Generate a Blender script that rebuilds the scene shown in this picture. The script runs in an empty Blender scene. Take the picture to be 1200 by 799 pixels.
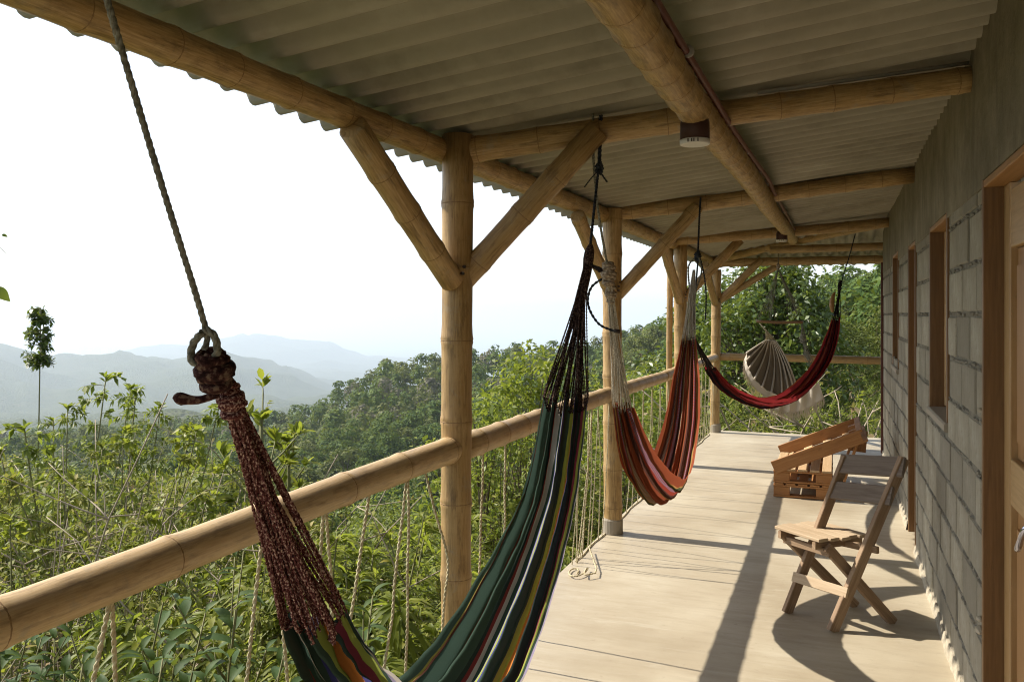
import bpy, math, random
import numpy as np
from mathutils import Vector, Matrix
SC = bpy.context.scene
COL = SC.collection
PI = math.pi
# ---------------------------------------------------------------- camera
EYE = Vector((0.0, 0.0, 1.6))
YAW = math.atan(0.38)
FWD = Vector((-math.sin(YAW), math.cos(YAW), 0)); RGT = Vector((math.cos(YAW), math.sin(YAW), 0))
cam_d = bpy.data.cameras.new('camera'); cam = bpy.data.objects.new('camera', cam_d); COL.objects.link(cam)
cam_d.sensor_width = 36.0; cam_d.lens = 30.0; cam_d.shift_y = -31.5/1200
cam_d.clip_start = 0.05; cam_d.clip_end = 90000
cam.location = EYE; cam.rotation_euler = (PI/2, 0, YAW)
SC.camera = cam
# ---------------------------------------------------------------- light
SUN_DIR = Vector((-1.04, 0.06, 1.0)).normalized()          # towards the sun
SUN_EL = math.asin(SUN_DIR.z); SUN_AZ = math.atan2(SUN_DIR.x, SUN_DIR.y)
w = bpy.data.worlds.new('World'); SC.world = w; w.use_nodes = True
wn = w.node_tree; bg = wn.nodes['Background']
sky = wn.nodes.new('ShaderNodeTexSky'); sky.sky_type = 'NISHITA'; sky.sun_disc = False
sky.sun_elevation = SUN_EL; sky.sun_rotation = SUN_AZ
sky.altitude = 600; sky.air_density = 1.0; sky.dust_density = 1.6; sky.ozone_density = 1.0
hsv = wn.nodes.new('ShaderNodeHueSaturation'); hsv.inputs['Saturation'].default_value = .5; wn.links.new(sky.outputs[0], hsv.inputs['Color'])
wn.links.new(hsv.outputs[0], bg.inputs[0]); bg.inputs[1].default_value = 0.115
sl = bpy.data.lights.new('sun', 'SUN'); sun = bpy.data.objects.new('sun', sl); COL.objects.link(sun)
sl.energy = 3.9; sl.angle = math.radians(0.6); sl.color = (1.0, 0.92, 0.80)
sun.rotation_euler = (-SUN_DIR).to_track_quat('-Z', 'Y').to_euler()
SC.view_settings.view_transform = 'Standard'; SC.view_settings.look = 'None'
SC.view_settings.exposure = 1.06; SC.view_settings.gamma = 1.0
try:
    SC.cycles.max_bounces = 8; SC.cycles.diffuse_bounces = 5; SC.cycles.transparent_max_bounces = 8
    SC.cycles.use_denoising = True; SC.cycles.volume_bounces = 1; SC.cycles.filter_width = 1.1; SC.cycles.sample_clamp_indirect = 8
except Exception: pass
# ---------------------------------------------------------------- helpers
def mesh(name, V, F, mats=(), uv=None, smooth=False, midx=None):
    me = bpy.data.meshes.new(name)
    V = np.asarray(V, dtype=np.float32).reshape(-1, 3)
    if isinstance(F, np.ndarray):
        n, k = F.shape
        me.vertices.add(len(V)); me.vertices.foreach_set('co', V.ravel())
        me.loops.add(n*k); me.loops.foreach_set('vertex_index', F.astype(np.int32).ravel())
        me.polygons.add(n); me.polygons.foreach_set('loop_start', np.arange(0, n*k, k, dtype=np.int32))
        me.polygons.foreach_set('loop_total', np.full(n, k, dtype=np.int32))
        me.update(calc_edges=True)
    else:
        me.from_pydata(V.tolist(), [], F); me.update()
    for m in mats: me.materials.append(m)
    if midx is not None: me.polygons.foreach_set('material_index', np.asarray(midx, dtype=np.int32))
    if smooth: me.polygons.foreach_set('use_smooth', np.ones(len(me.polygons), dtype=bool))
    if uv is not None:                                  # per-vertex uv
        l = me.uv_layers.new(name='UVMap'); li = np.empty(len(me.loops), dtype=np.int32)
        me.loops.foreach_get('vertex_index', li)
        l.data.foreach_set('uv', np.asarray(uv, dtype=np.float32)[li].ravel())
    return me
def tag(o, label=None, cat=None, group=None, kind=None):
    if label: o['label'] = label
    if cat: o['category'] = cat
    if group: o['group'] = group
    if kind: o['kind'] = kind
    return o
WLOC = {}
def link(name, me, parent=None, loc=None, rot=None, scale=None):
    """me is in world coordinates when loc is None; otherwise local to loc (relative to parent)."""
    o = bpy.data.objects.new(name, me); COL.objects.link(o)
    if parent is not None:
        o.parent = parent
        if loc is None: o.location = -WLOC.get(parent.name, Vector((0, 0, 0)))
    if loc is not None: o.location = loc
    WLOC[o.name] = Vector((0, 0, 0)) if loc is None else (Vector(loc) + (WLOC.get(parent.name, Vector((0,0,0))) if parent else Vector((0,0,0))))
    if rot is not None: o.rotation_euler = rot
    if scale is not None: o.scale = scale
    return o
def thing(name, label, cat, loc=(0, 0, 0), group=None):
    o = bpy.data.objects.new(name, None); COL.objects.link(o); o.location = loc
    o.empty_display_size = 0.1; WLOC[o.name] = Vector(loc)
    return tag(o, label, cat, group)
class MB:
    def __init__(s): s.V = []; s.F = []; s.U = []; s.M = []
    def add(s, V, F, U=None, m=0):
        b = len(s.V); s.V += [tuple(v) for v in V]; s.F += [tuple(i+b for i in f) for f in F]
        s.U += list(U) if U is not None else [(v[0]+v[1], v[2]) for v in V]; s.M += [m]*len(F); return s
    def box(s, lo, hi, m=0, ch=0.0):
        x0, y0, z0 = lo; x1, y1, z1 = hi
        V = [(x0,y0,z0),(x1,y0,z0),(x1,y1,z0),(x0,y1,z0),(x0,y0,z1),(x1,y0,z1),(x1,y1,z1),(x0,y1,z1)]
        return s.add(V, [(0,3,2,1),(4,5,6,7),(0,1,5,4),(1,2,6,5),(2,3,7,6),(3,0,4,7)], m=m)
    def board(s, p, q, wv, w, t, m=0, ch=0.003):
        """chamfered board from p to q, width w along wv (orthogonalised), thickness t."""
        p = Vector(p); q = Vector(q); d = (q-p); L = d.length; d.normalize()
        a = Vector(wv); a = (a - d*a.dot(d)).normalized(); n = d.cross(a)
        h = w/2; k = t/2; c = min(ch, h*.4, k*.4)
        prof = [(-h+c,-k),(h-c,-k),(h,-k+c),(h,k-c),(h-c,k),(-h+c,k),(-h,k-c),(-h,-k+c)]
        V = []; U = []
        for e, base in ((0, p), (L, q)):
            for x, y in prof: V.append(base + a*x + n*y); U.append((x+y*.7+w*3, e))
        F = [(i, (i+1) % 8, 8+(i+1) % 8, 8+i) for i in range(8)] + [tuple(range(7, -1, -1)), tuple(range(8, 16))]
        return s.add(V, F, U, m)
    def tube(s, P, R, n=8, cap=True, m=0, closed=False, u0=0.0):
        P = [Vector(p) for p in P]; k = len(P)
        if not hasattr(R, '__len__'): R = [R]*k
        T = [(P[min(i+1, k-1)]-P[max(i-1, 0)]).normalized() for i in range(k)]
        up = Vector((0, 0, 1)) if abs(T[0].z) < .9 else Vector((1, 0, 0))
        a = (up - T[0]*up.dot(T[0])).normalized(); V = []; U = []; l = 0
        for i in range(k):
            if i: l += (P[i]-P[i-1]).length
            a = (a - T[i]*a.dot(T[i]));  a = a.normalized() if a.length > 1e-6 else T[i].orthogonal().normalized()
            b = T[i].cross(a)
            for j in range(n):
                th = 2*PI*j/n; V.append(P[i] + (a*math.cos(th)+b*math.sin(th))*R[i]); U.append((u0 + j/n, l))
        F = [(i*n+j, i*n+(j+1) % n, (i+1)*n+(j+1) % n, (i+1)*n+j) for i in range(k-1) for j in range(n)]
        if cap: F += [tuple(range(n-1, -1, -1)), tuple(range((k-1)*n, k*n))]
        return s.add(V, F, U, m)
    def mesh(s, name, mats, smooth=False):
        return mesh(name, s.V, s.F, mats if isinstance(mats, (list, tuple)) else [mats], s.U, smooth, s.M)
    def obj(s, name, mats, parent=None, smooth=False):
        return link(name, s.mesh(name, mats, smooth), parent)
def bez(pts, n=24):
    """Catmull-Rom through pts."""
    P = [Vector(p) for p in pts]; P = [P[0]*2-P[1]] + P + [P[-1]*2-P[-2]]; out = []
    m = len(P)-3
    for i in range(n+1):
        t = i/n*m; k = min(int(t), m-1); f = t-k
        a, b, c, d = P[k:k+4]
        out.append(.5*((2*b) + (c-a)*f + (2*a-5*b+4*c-d)*f*f + (3*b-a-3*c+d)*f**3))
    return out
def rope_mb(mb, pts, r, pitch=None, strands=2, n=5, res=6, m=0):
    """twisted rope along a polyline."""
    P = [Vector(p) for p in pts]; L = sum((P[i+1]-P[i]).length for i in range(len(P)-1))
    pitch = pitch or r*7; k = max(6, int(L/pitch*res)); cum = [0]
    for i in range(len(P)-1): cum.append(cum[-1]+(P[i+1]-P[i]).length)
    C = []; j = 0
    for i in range(k+1):
        l = L*i/k
        while j < len(P)-2 and cum[j+1] < l: j += 1
        f = (l-cum[j])/max(1e-9, cum[j+1]-cum[j]); C.append(P[j].lerp(P[j+1], min(1, f)))
    T = [(C[min(i+1, k)]-C[max(i-1, 0)]).normalized() for i in range(k+1)]
    a = T[0].orthogonal().normalized(); fr = []
    for t in T:
        a = (a-t*a.dot(t)).normalized(); fr.append((a, t.cross(a)))
    for s_ in range(strands):
        pts2 = []
        for i in range(k+1):
            th = 2*PI*(L*i/k)/pitch + 2*PI*s_/strands
            pts2.append(C[i] + (fr[i][0]*math.cos(th)+fr[i][1]*math.sin(th))*r*.48)
        mb.tube(pts2, r*.58, n, True, m)
    return mb
# ---------------------------------------------------------------- materials
class NT:
    def __init__(s, name):
        s.m = bpy.data.materials.new(name); s.m.use_nodes = True; s.t = s.m.node_tree
        s.b = s.t.nodes['Principled BSDF']; s.out = s.t.nodes['Material Output']
    def n(s, typ, **kw):
        x = s.t.nodes.new(typ)
        for k, v in kw.items(): setattr(x, k, v)
        return x
    def l(s, a, b): s.t.links.new(a, b)
    def coord(s, which='Object', scale=(1, 1, 1)):
        c = s.n('ShaderNodeTexCoord'); mp = s.n('ShaderNodeMapping'); mp.inputs['Scale'].default_value = scale
        s.l(c.outputs[which], mp.inputs[0]); return mp.outputs[0]
    def noise(s, vec, scale=5, detail=4, rough=.55, dist=0.0):
        x = s.n('ShaderNodeTexNoise'); x.inputs['Scale'].default_value = scale; x.inputs['Detail'].default_value = detail
        x.inputs['Roughness'].default_value = rough; x.inputs['Distortion'].default_value = dist
        s.l(vec, x.inputs['Vector']); return x.outputs['Fac']
    def ramp(s, fac, stops, mode='LINEAR'):
        r = s.n('ShaderNodeValToRGB'); e = r.color_ramp.elements; r.color_ramp.interpolation = mode
        while len(e) > 1: e.remove(e[-1])
        e[0].position = stops[0][0]; e[0].color = (*stops[0][1], 1)
        for p, c in stops[1:]:
            k = e.new(p); k.color = (*c, 1)
        s.l(fac, r.inputs[0]); return r.outputs[0]
    def mix(s, a, b, f, mode='MIX'):
        x = s.n('ShaderNodeMix', data_type='RGBA', blend_type=mode)
        for v, i in ((a, 6), (b, 7)):
            if isinstance(v, tuple): x.inputs[i].default_value = (*v, 1)
            else: s.l(v, x.inputs[i])
        if isinstance(f, (int, float)): x.inputs[0].default_value = f
        else: s.l(f, x.inputs[0])
        return x.outputs[2]
    def math(s, op, a, b=0.0):
        x = s.n('ShaderNodeMath', operation=op)
        for v, i in ((a, 0), (b, 1)):
            if isinstance(v, (int, float)): x.inputs[i].default_value = v
            else: s.l(v, x.inputs[i])
        return x.outputs[0]
    def bump(s, h, strength=.3, dist=.01):
        x = s.n('ShaderNodeBump'); x.inputs['Strength'].default_value = strength; x.inputs['Distance'].default_value = dist
        s.l(h, x.inputs['Height']); s.l(x.outputs[0], s.b.inputs['Normal']); return s
    def done(s, col, rough=.6, spec=.3):
        if isinstance(col, tuple): s.b.inputs['Base Color'].default_value = (*col, 1)
        else: s.l(col, s.b.inputs['Base Color'])
        if isinstance(rough, (int, float)): s.b.inputs['Roughness'].default_value = rough
        else: s.l(rough, s.b.inputs['Roughness'])
        s.b.inputs['Specular IOR Level'].default_value = spec
        return s.m
def g3(v): return (v, v, v)
def m_bamboo(name, dark, mid, light, mould=.35):
    t = NT(name); uv = t.coord('UV', (9, 1.2, 1)); ob = t.coord('Object')
    oi = t.n('ShaderNodeObjectInfo')
    streak = t.noise(uv, 6, 6, .65); c = t.ramp(streak, [(.28, dark), (.5, mid), (.75, light)])
    bl = t.noise(ob, 4, 6, .65); c = t.mix(c, light, t.ramp(bl, [(.45, g3(0)), (.75, g3(.55))]))
    sp = t.noise(ob, 14, 6, .7); c = t.mix(c, tuple(x*.35 for x in dark), t.ramp(sp, [(.56, g3(0)), (.76, g3(mould*1.3))]))
    c = t.mix(c, tuple(x*.72 for x in mid), t.math('MULTIPLY', oi.outputs['Random'], .5))
    li = t.noise(ob, 9, 8, .75, .4); c = t.mix(c, (.30,.27,.20), t.ramp(li, [(.56, g3(0)), (.68, g3(.5))]))
    stn = t.noise(t.coord('UV', (5, 2.2, 1)), 3, 6, .7); c = t.mix(c, tuple(x*.55 for x in dark), t.ramp(stn, [(.50, g3(0)), (.70, g3(.8))]))
    cr = t.noise(t.coord('UV', (26, .35, 1)), 4, 2, .5); c = t.mix(c, tuple(x*.28 for x in dark), t.ramp(cr, [(.655, g3(0)), (.68, g3(.6)), (.70, g3(0))]))
    fine = t.noise(t.coord('UV', (120, 3, 1)), 3, 3, .6)
    t.bump(fine, .12, .004); return t.done(c, t.ramp(bl, [(.3, g3(.38)), (.7, g3(.58))]), .4)
M = {}
M['bamboo'] = m_bamboo('bamboo_golden', (.20,.115,.042), (.40,.25,.095), (.60,.43,.21))
M['bamboo_pale'] = m_bamboo('bamboo_weathered', (.36,.23,.10), (.50,.345,.17), (.62,.47,.27), .2)
t = NT('bamboo_node'); c = t.ramp(t.noise(t.coord('Object'), 30, 4), [(.35, (.15,.085,.04)), (.65, (.34,.22,.10))]); M['node'] = t.done(c, .7)
t = NT('fibre_cement'); v = t.coord('Object'); c = t.ramp(t.noise(v, 2.2, 8, .65), [(.28, (.22,.195,.15)), (.45, (.32,.29,.225)), (.6, (.36,.325,.255)), (.75, (.43,.395,.32))])
t.bump(t.noise(v, 60, 4), .15, .003); M['roof'] = t.done(c, .85, .2)
t = NT('concrete_block'); v = t.coord('Object'); oi = t.n('ShaderNodeObjectInfo')
c = t.ramp(t.noise(v, 7, 6, .65), [(.3, (.28,.25,.19)), (.55, (.37,.34,.265)), (.75, (.45,.42,.34))])
c = t.mix(c, (.20,.18,.14), t.math('MULTIPLY', oi.outputs['Random'], .75))
pit = t.noise(v, 90, 5, .7); c = t.mix(c, (.11,.10,.085), t.ramp(pit, [(.62, g3(0)), (.72, g3(.7))])); blo = t.noise(v, 24, 6, .75); c = t.mix(c, (.20,.18,.135), t.ramp(blo, [(.52, g3(0)), (.70, g3(.6))])); t.bump(pit, .8, .008); M['block'] = t.done(c, .92, .15)
t = NT('mortar'); v = t.coord('Object'); n_ = t.noise(v, 26, 6, .7); c = t.ramp(n_, [(.3, (.14,.125,.098)), (.55, (.22,.205,.165)), (.8, (.32,.30,.25))]); t.bump(n_, .9, .015); M['mortar'] = t.done(c, .95, .1)
t = NT('raw_concrete'); v = t.coord('Object'); n_ = t.noise(v, 3.5, 8, .7); c = t.ramp(n_, [(.3, (.15,.128,.082)), (.5, (.225,.195,.135)), (.72, (.31,.28,.205))])
st = t.noise(t.coord('Object', (6, 6, .8)), 2, 5); c = t.mix(c, (.12,.105,.08), t.ramp(st, [(.5, g3(0)), (.75, g3(.6))])); pt = t.noise(v, 60, 6, .75); c = t.mix(c, (.08,.07,.05), t.ramp(pt, [(.60, g3(0)), (.72, g3(.7))])); t.bump(t.noise(v, 45, 6, .7), .5, .008); M['plaster'] = t.done(c, .9, .15)
t = NT('white_mortar'); v = t.coord('Object'); n_ = t.noise(v, 18, 6, .7); c = t.ramp(n_, [(.3, (.30,.265,.195)), (.6, (.44,.39,.30))]); t.bump(n_, .8, .02); M['plinth'] = t.done(c, .9, .15)
t = NT('polished_floor'); v = t.coord('Object'); a = t.noise(v, 1.1, 7, .6); b = t.noise(t.coord('Object', (1, 5, 1)), 3.2, 7, .65)
c = t.ramp(a, [(.28, (.315,.26,.178)), (.5, (.395,.34,.245)), (.7, (.48,.43,.325))]); c = t.mix(c, (.29,.24,.17), t.ramp(b, [(.48, g3(0)), (.72, g3(.45))]))
dirt = t.noise(v, 22, 5, .7); c = t.mix(c, (.22,.17,.11), t.ramp(dirt, [(.60, g3(0)), (.76, g3(.55))]))
spk = t.noise(v, 130, 4, .7); c = t.mix(c, (.16,.12,.08), t.ramp(spk, [(.66, g3(0)), (.74, g3(.55))])); trw = t.noise(t.coord('Object', (1.2, 9, 1)), 2.0, 8, .75, 1.2); c = t.mix(c, (.50,.46,.37), t.ramp(trw, [(.55, g3(0)), (.72, g3(.5))]))
t.bump(t.noise(v, 40, 4), .06, .003); M['floor'] = t.done(c, t.ramp(b, [(.3, g3(.38)), (.7, g3(.62))]), .35)
def m_wood(name, a, b, c_, rough=.55, spec=.3, sc=1.0):
    t = NT(name); uv = t.coord('UV', (30*sc, 1.6, 1)); oi = t.n('ShaderNodeObjectInfo')
    n1 = t.noise(uv, 2.4, 6, .65, .6); c = t.ramp(n1, [(.28, a), (.52, b), (.75, c_)])
    c = t.mix(c, a, t.math('MULTIPLY', oi.outputs['Random'], .45)); kn = t.noise(t.coord('UV', (9, 3, 1)), 2.5, 3)
    c = t.mix(c, tuple(x*.4 for x in a), t.ramp(kn, [(.68, g3(0)), (.8, g3(.6))])); t.bump(n1, .2, .003)
    return t.done(c, rough, spec)
M['chair'] = m_wood('weathered_chair_wood', (.19,.12,.07), (.30,.205,.125), (.40,.29,.19), .7)
M['chair_dark'] = m_wood('grey_chair_wood', (.13,.10,.075), (.20,.16,.125), (.27,.22,.18), .75)
M['chair_pale'] = m_wood('pale_seat_wood', (.36,.26,.16), (.48,.37,.245), (.58,.47,.34), .7)
M['pallet'] = m_wood('orange_pallet_wood', (.24,.105,.035), (.36,.17,.06), (.46,.25,.10), .6)
M['pallet_pale'] = m_wood('pale_pallet_wood', (.38,.25,.13), (.50,.35,.20), (.6,.45,.28), .65)
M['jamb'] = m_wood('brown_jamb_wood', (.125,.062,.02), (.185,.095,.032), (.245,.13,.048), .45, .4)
M['jamb_lit'] = m_wood('orange_lit_jamb_wood', (.26,.13,.04), (.36,.185,.065), (.43,.24,.09), .5, .4)  # jamb wood with light from below painted in, for heads; door panels share it
M['door'] = m_wood('pine_door', (.32,.19,.075), (.44,.28,.125), (.53,.36,.18), .4, .45)
M['redpost'] = m_wood('dark_red_post', (.07,.022,.014), (.11,.035,.02), (.15,.055,.03), .5, .4)
M['chrome'] = NT('chrome').done((.42, .42, .52), .12, .5); M['chrome'].node_tree.nodes['Principled BSDF'].inputs['Metallic'].default_value = 1
M['black'] = NT('dark_fitting').done((.03, .02, .015), .6); M['hole'] = NT('bolt_iron').done((.05, .035, .025), .6)
M['lampbox'] = NT('brown_lamp_box').done((.055, .022, .015), .5); M['white'] = NT('white_plastic').done((.62, .60, .56), .45)
M['conduit'] = NT('conduit_brown').done((.15, .05, .035), .45, .4); M['steel'] = NT('dull_steel').done((.35, .33, .3), .4)
M['collar'] = NT('concrete_collar').done((.30, .26, .20), .9)
t = NT('window_glass'); M['glass'] = t.done((.02, .025, .025), .06, .6)
t = NT('rope_cream'); c = t.ramp(t.noise(t.coord('Object'), 90, 4), [(.35, (.40,.34,.20)), (.65, (.60,.53,.36))]); M['rope'] = t.done(c, .9, .1)
t = NT('rope_grey'); c = t.ramp(t.noise(t.coord('Object'), 120, 4), [(.35, (.11,.105,.08)), (.65, (.28,.265,.205))]); M['rope_grey'] = t.done(c, .9, .1)
t = NT('rope_dark'); c = t.ramp(t.noise(t.coord('Object'), 120, 4), [(.35, (.012,.014,.018)), (.65, (.055,.06,.07))]); M['rope_dark'] = t.done(c, .9, .1)
def m_cord(name, a, b, c_, sc=1):
    t = NT(name); n1 = t.noise(t.coord('Object'), 150*sc, 3, .6); return t.done(t.ramp(n1, [(.38, a), (.52, b), (.64, c_)]), .95, .08)
M['cord_red'] = m_cord('cord_red_brown', (.05,.016,.016), (.14,.045,.04), (.52,.36,.29), 1.6)
M['cord_dark'] = m_cord('cord_dark_brown', (.02,.012,.012), (.06,.035,.03), (.22,.15,.11))
M['cord_white'] = m_cord('cord_white', (.36,.32,.25), (.48,.43,.34), (.60,.55,.45))
M['cord_black'] = m_cord('cord_black', (.012,.010,.010), (.025,.02,.02), (.07,.05,.045))
M['knot'] = m_cord('knot_cloth', (.022,.010,.009), (.06,.025,.022), (.20,.13,.09), .6)
M['knot_tan'] = m_cord('knot_tan_cloth', (.20,.15,.10), (.32,.25,.18), (.45,.38,.29), .6)
def m_stripes(name, stops, checks=(), dirt=.25):
    """woven stripes across v; checks = (v0, v1) bands with black-white ladder marks along u."""
    t = NT(name); tc = t.n('ShaderNodeTexCoord'); sp = t.n('ShaderNodeSeparateXYZ'); t.l(tc.outputs['UV'], sp.inputs[0])
    if len(stops) > 30:
        h_ = len(stops)//2
        c = t.mix(t.ramp(sp.outputs['Y'], stops[:h_], 'CONSTANT'), t.ramp(sp.outputs['Y'], [(0, stops[h_][1])]+stops[h_+1:], 'CONSTANT'), t.math('GREATER_THAN', sp.outputs['Y'], stops[h_][0]))
    else: c = t.ramp(sp.outputs['Y'], stops, 'CONSTANT')
    for v0, v1, colr in checks:
        band = t.math('MULTIPLY', t.math('GREATER_THAN', sp.outputs['Y'], v0), t.math('LESS_THAN', sp.outputs['Y'], v1))
        tick = t.math('GREATER_THAN', t.math('FRACT', t.math('MULTIPLY', sp.outputs['X'], 42.0)), .5)
        c = t.mix(c, colr, t.math('MULTIPLY', band, tick))
    fn = t.noise(t.coord('UV', (60, 400, 1)), 4, 3, .7); c = t.mix(c, t.mix(c, (.0, .0, .0), .5), t.ramp(fn, [(.4, g3(0)), (.75, g3(dirt*2))]))
    t.bump(fn, .25, .002)
    bs = t.done(c, .95, .05); b = t.b
    tr = t.n('ShaderNodeBsdfTranslucent'); t.l(c, tr.inputs[0]); mx = t.n('ShaderNodeMixShader'); mx.inputs[0].default_value = .34
    t.l(b.outputs[0], mx.inputs[1]); t.l(tr.outputs[0], mx.inputs[2]); t.l(mx.outputs[0], t.out.inputs[0]); return t.m
BR_ = (.10,.04,.03)
GR, DG, RD, WH, LM, OR, BL, PU, LI, PK = (.055,.092,.07), (.030,.046,.039), (.23,.045,.04), (.50,.46,.40), (.36,.42,.09), (.62,.22,.05), (.08,.08,.24), (.07,.045,.055), (.30,.26,.37), (.22,.045,.07)
M['fab_green'] = m_stripes('green_striped_cloth', [(0,GR),(.045,(.30,.27,.07)),(.06,BR_),(.085,GR),(.17,BR_),(.19,RD),(.205,GR),(.30,DG),(.335,RD),(.36,WH),(.395,GR),(.47,BL),(.48,LI),(.495,LM),(.515,BL),(.53,GR),(.64,LM),(.672,(.50,.42,.08)),(.69,OR),(.735,BL),(.762,DG),(.83,PU),(.85,DG),(.90,PK),(.925,LM),(.94,GR),(.955,LI),(.985,WH)])
RU, OC, BR, BK = (.29,.075,.035), (.42,.23,.08), (.11,.048,.036), (.03,.02,.025)
_st = []; _w = [(RU,.035),(OC,.012),(RU,.03),(BR,.022),(BK,.02),(RU,.03),(OC,.016),(BR,.018),((.33,.06,.04),.035),(PU,.022),(RU,.02),((.10,.12,.06),.014),(OC,.018),(RU,.036)]
_p = 0.0
for _k in range(28):
    _st.append((_p, _w[_k % 14][0])); _p += _w[_k % 14][1]*(1.55 if _k < 14 else 1.5)
M['fab_orange'] = m_stripes('orange_striped_cloth', _st, [(.16,.19,WH),(.30,.33,LI),(.43,.455,WH),(.66,.69,WH),(.80,.83,LI)])
CR, MR = (.24,.024,.026), (.095,.016,.018)
M['fab_red'] = m_stripes('red_striped_cloth', [(0,(.36,.085,.03)),(.05,CR),(.12,BK),(.16,MR),(.25,(.24,.05,.03)),(.3,BK),(.36,CR),(.46,MR),(.55,(.03,.02,.03)),(.62,CR),(.7,MR),(.76,(.22,.028,.03)),(.84,BK),(.9,CR)])
t = NT('cream_cloth'); uvn = t.noise(t.coord('UV', (80, 80, 1)), 3, 4); c = t.ramp(uvn, [(.3, (.42,.37,.30)), (.7, (.60,.54,.45))]); t.bump(uvn, .3, .003); M['cream'] = t.done(c, .95, .05)
M['taupe'] = NT('taupe_cloth').done((.20, .165, .125), .95, .05)
def m_leaf(name, stops, trans=.35, rough=.5, spec=.35, tcol=None):
    t = NT(name); ge = t.n('ShaderNodeNewGeometry'); oi = t.n('ShaderNodeObjectInfo')
    r = t.math('ADD', t.math('MULTIPLY', ge.outputs['Random Per Island'], .75), t.math('MULTIPLY', oi.outputs['Random'], .25))
    c = t.ramp(r, stops); t.done(c, rough, spec)
    tr = t.n('ShaderNodeBsdfTranslucent'); h = t.mix(c, (.42, .50, .05), .45); t.l(h, tr.inputs[0])
    mx = t.n('ShaderNodeMixShader'); mx.inputs[0].default_value = trans
    t.l(t.b.outputs[0], mx.inputs[1]); t.l(tr.outputs[0], mx.inputs[2]); t.l(mx.outputs[0], t.out.inputs[0]); return t.m
M['lf_forest'] = m_leaf('forest_foliage', [(0,(.028,.06,.014)),(.4,(.055,.10,.02)),(.75,(.09,.14,.026)),(1,(.13,.165,.04))], .2, .7, .15)
M['lf_forest2'] = m_leaf('forest_foliage_olive', [(0,(.05,.068,.018)),(.5,(.095,.118,.03)),(1,(.16,.165,.05))], .2, .7, .15)
M['lf_forest3'] = m_leaf('forest_foliage_grey', [(0,(.09,.085,.065)),(.5,(.13,.12,.09)),(1,(.18,.165,.12))], .15, .8, .1)
M['lf_broad'] = m_leaf('broad_dark_leaf', [(0,(.024,.05,.016)),(.5,(.042,.08,.022)),(1,(.08,.125,.034))], 0.25, .6, .16)
M['lf_light'] = m_leaf('light_green_leaf', [(0,(.08,.115,.02)),(.5,(.15,.20,.032)),(1,(.26,.28,.055))], .4, .5, .3)
M['lf_lance'] = m_leaf('drooping_bright_leaf', [(0,(.10,.13,.018)),(.5,(.19,.225,.03)),(.9,(.28,.28,.05)),(1,(.36,.28,.03))], .5, .5, .25)
M['lf_yellow'] = m_leaf('yellow_green_leaf', [(0,(.10,.135,.016)),(.5,(.18,.22,.026)),(1,(.33,.32,.04))], .45, .5, .3)
M['lf_scrub'] = m_leaf('scrub_leaf', [(0,(.075,.09,.02)),(.4,(.15,.17,.034)),(.8,(.26,.25,.055)),(1,(.36,.28,.11))], .3, .6, .2)
M['lf_big'] = m_leaf('large_tree_leaf', [(0,(.03,.06,.015)),(.5,(.06,.10,.022)),(.85,(.13,.18,.035)),(1,(.22,.26,.06))], .28, .4, .45)
M['lf_dry'] = m_leaf('dry_leaf', [(0,(.16,.11,.05)),(.5,(.24,.17,.085)),(1,(.32,.25,.14))], .25, .7, .15)
t = NT('bark'); n_ = t.noise(t.coord('Object', (1, 1, .3)), 14, 5); t.bump(n_, .5, .02); M['bark'] = t.done(t.ramp(n_, [(.3, (.08,.06,.04)), (.7, (.22,.18,.13))]), .9, .1)
M['stem'] = NT('green_stem').done((.17, .17, .07), .7); M['drystem'] = NT('dry_stem').done((.36, .30, .22), .85)
from mathutils import noise as mnoise
# ================================================================ veranda
rng = random.Random(7)
XP, XW = -1.53, 0.5
# deck
mb = MB(); mb.box((-1.60, -3, -.16), (.62, 10.6, 0)); mb.box((-1.60, 10.6, -.16), (3.2, 12.0, 0))
fl = mb.obj('veranda_floor', M['floor']); tag(fl, 'smooth beige concrete veranda floor', kind='structure')
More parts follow.
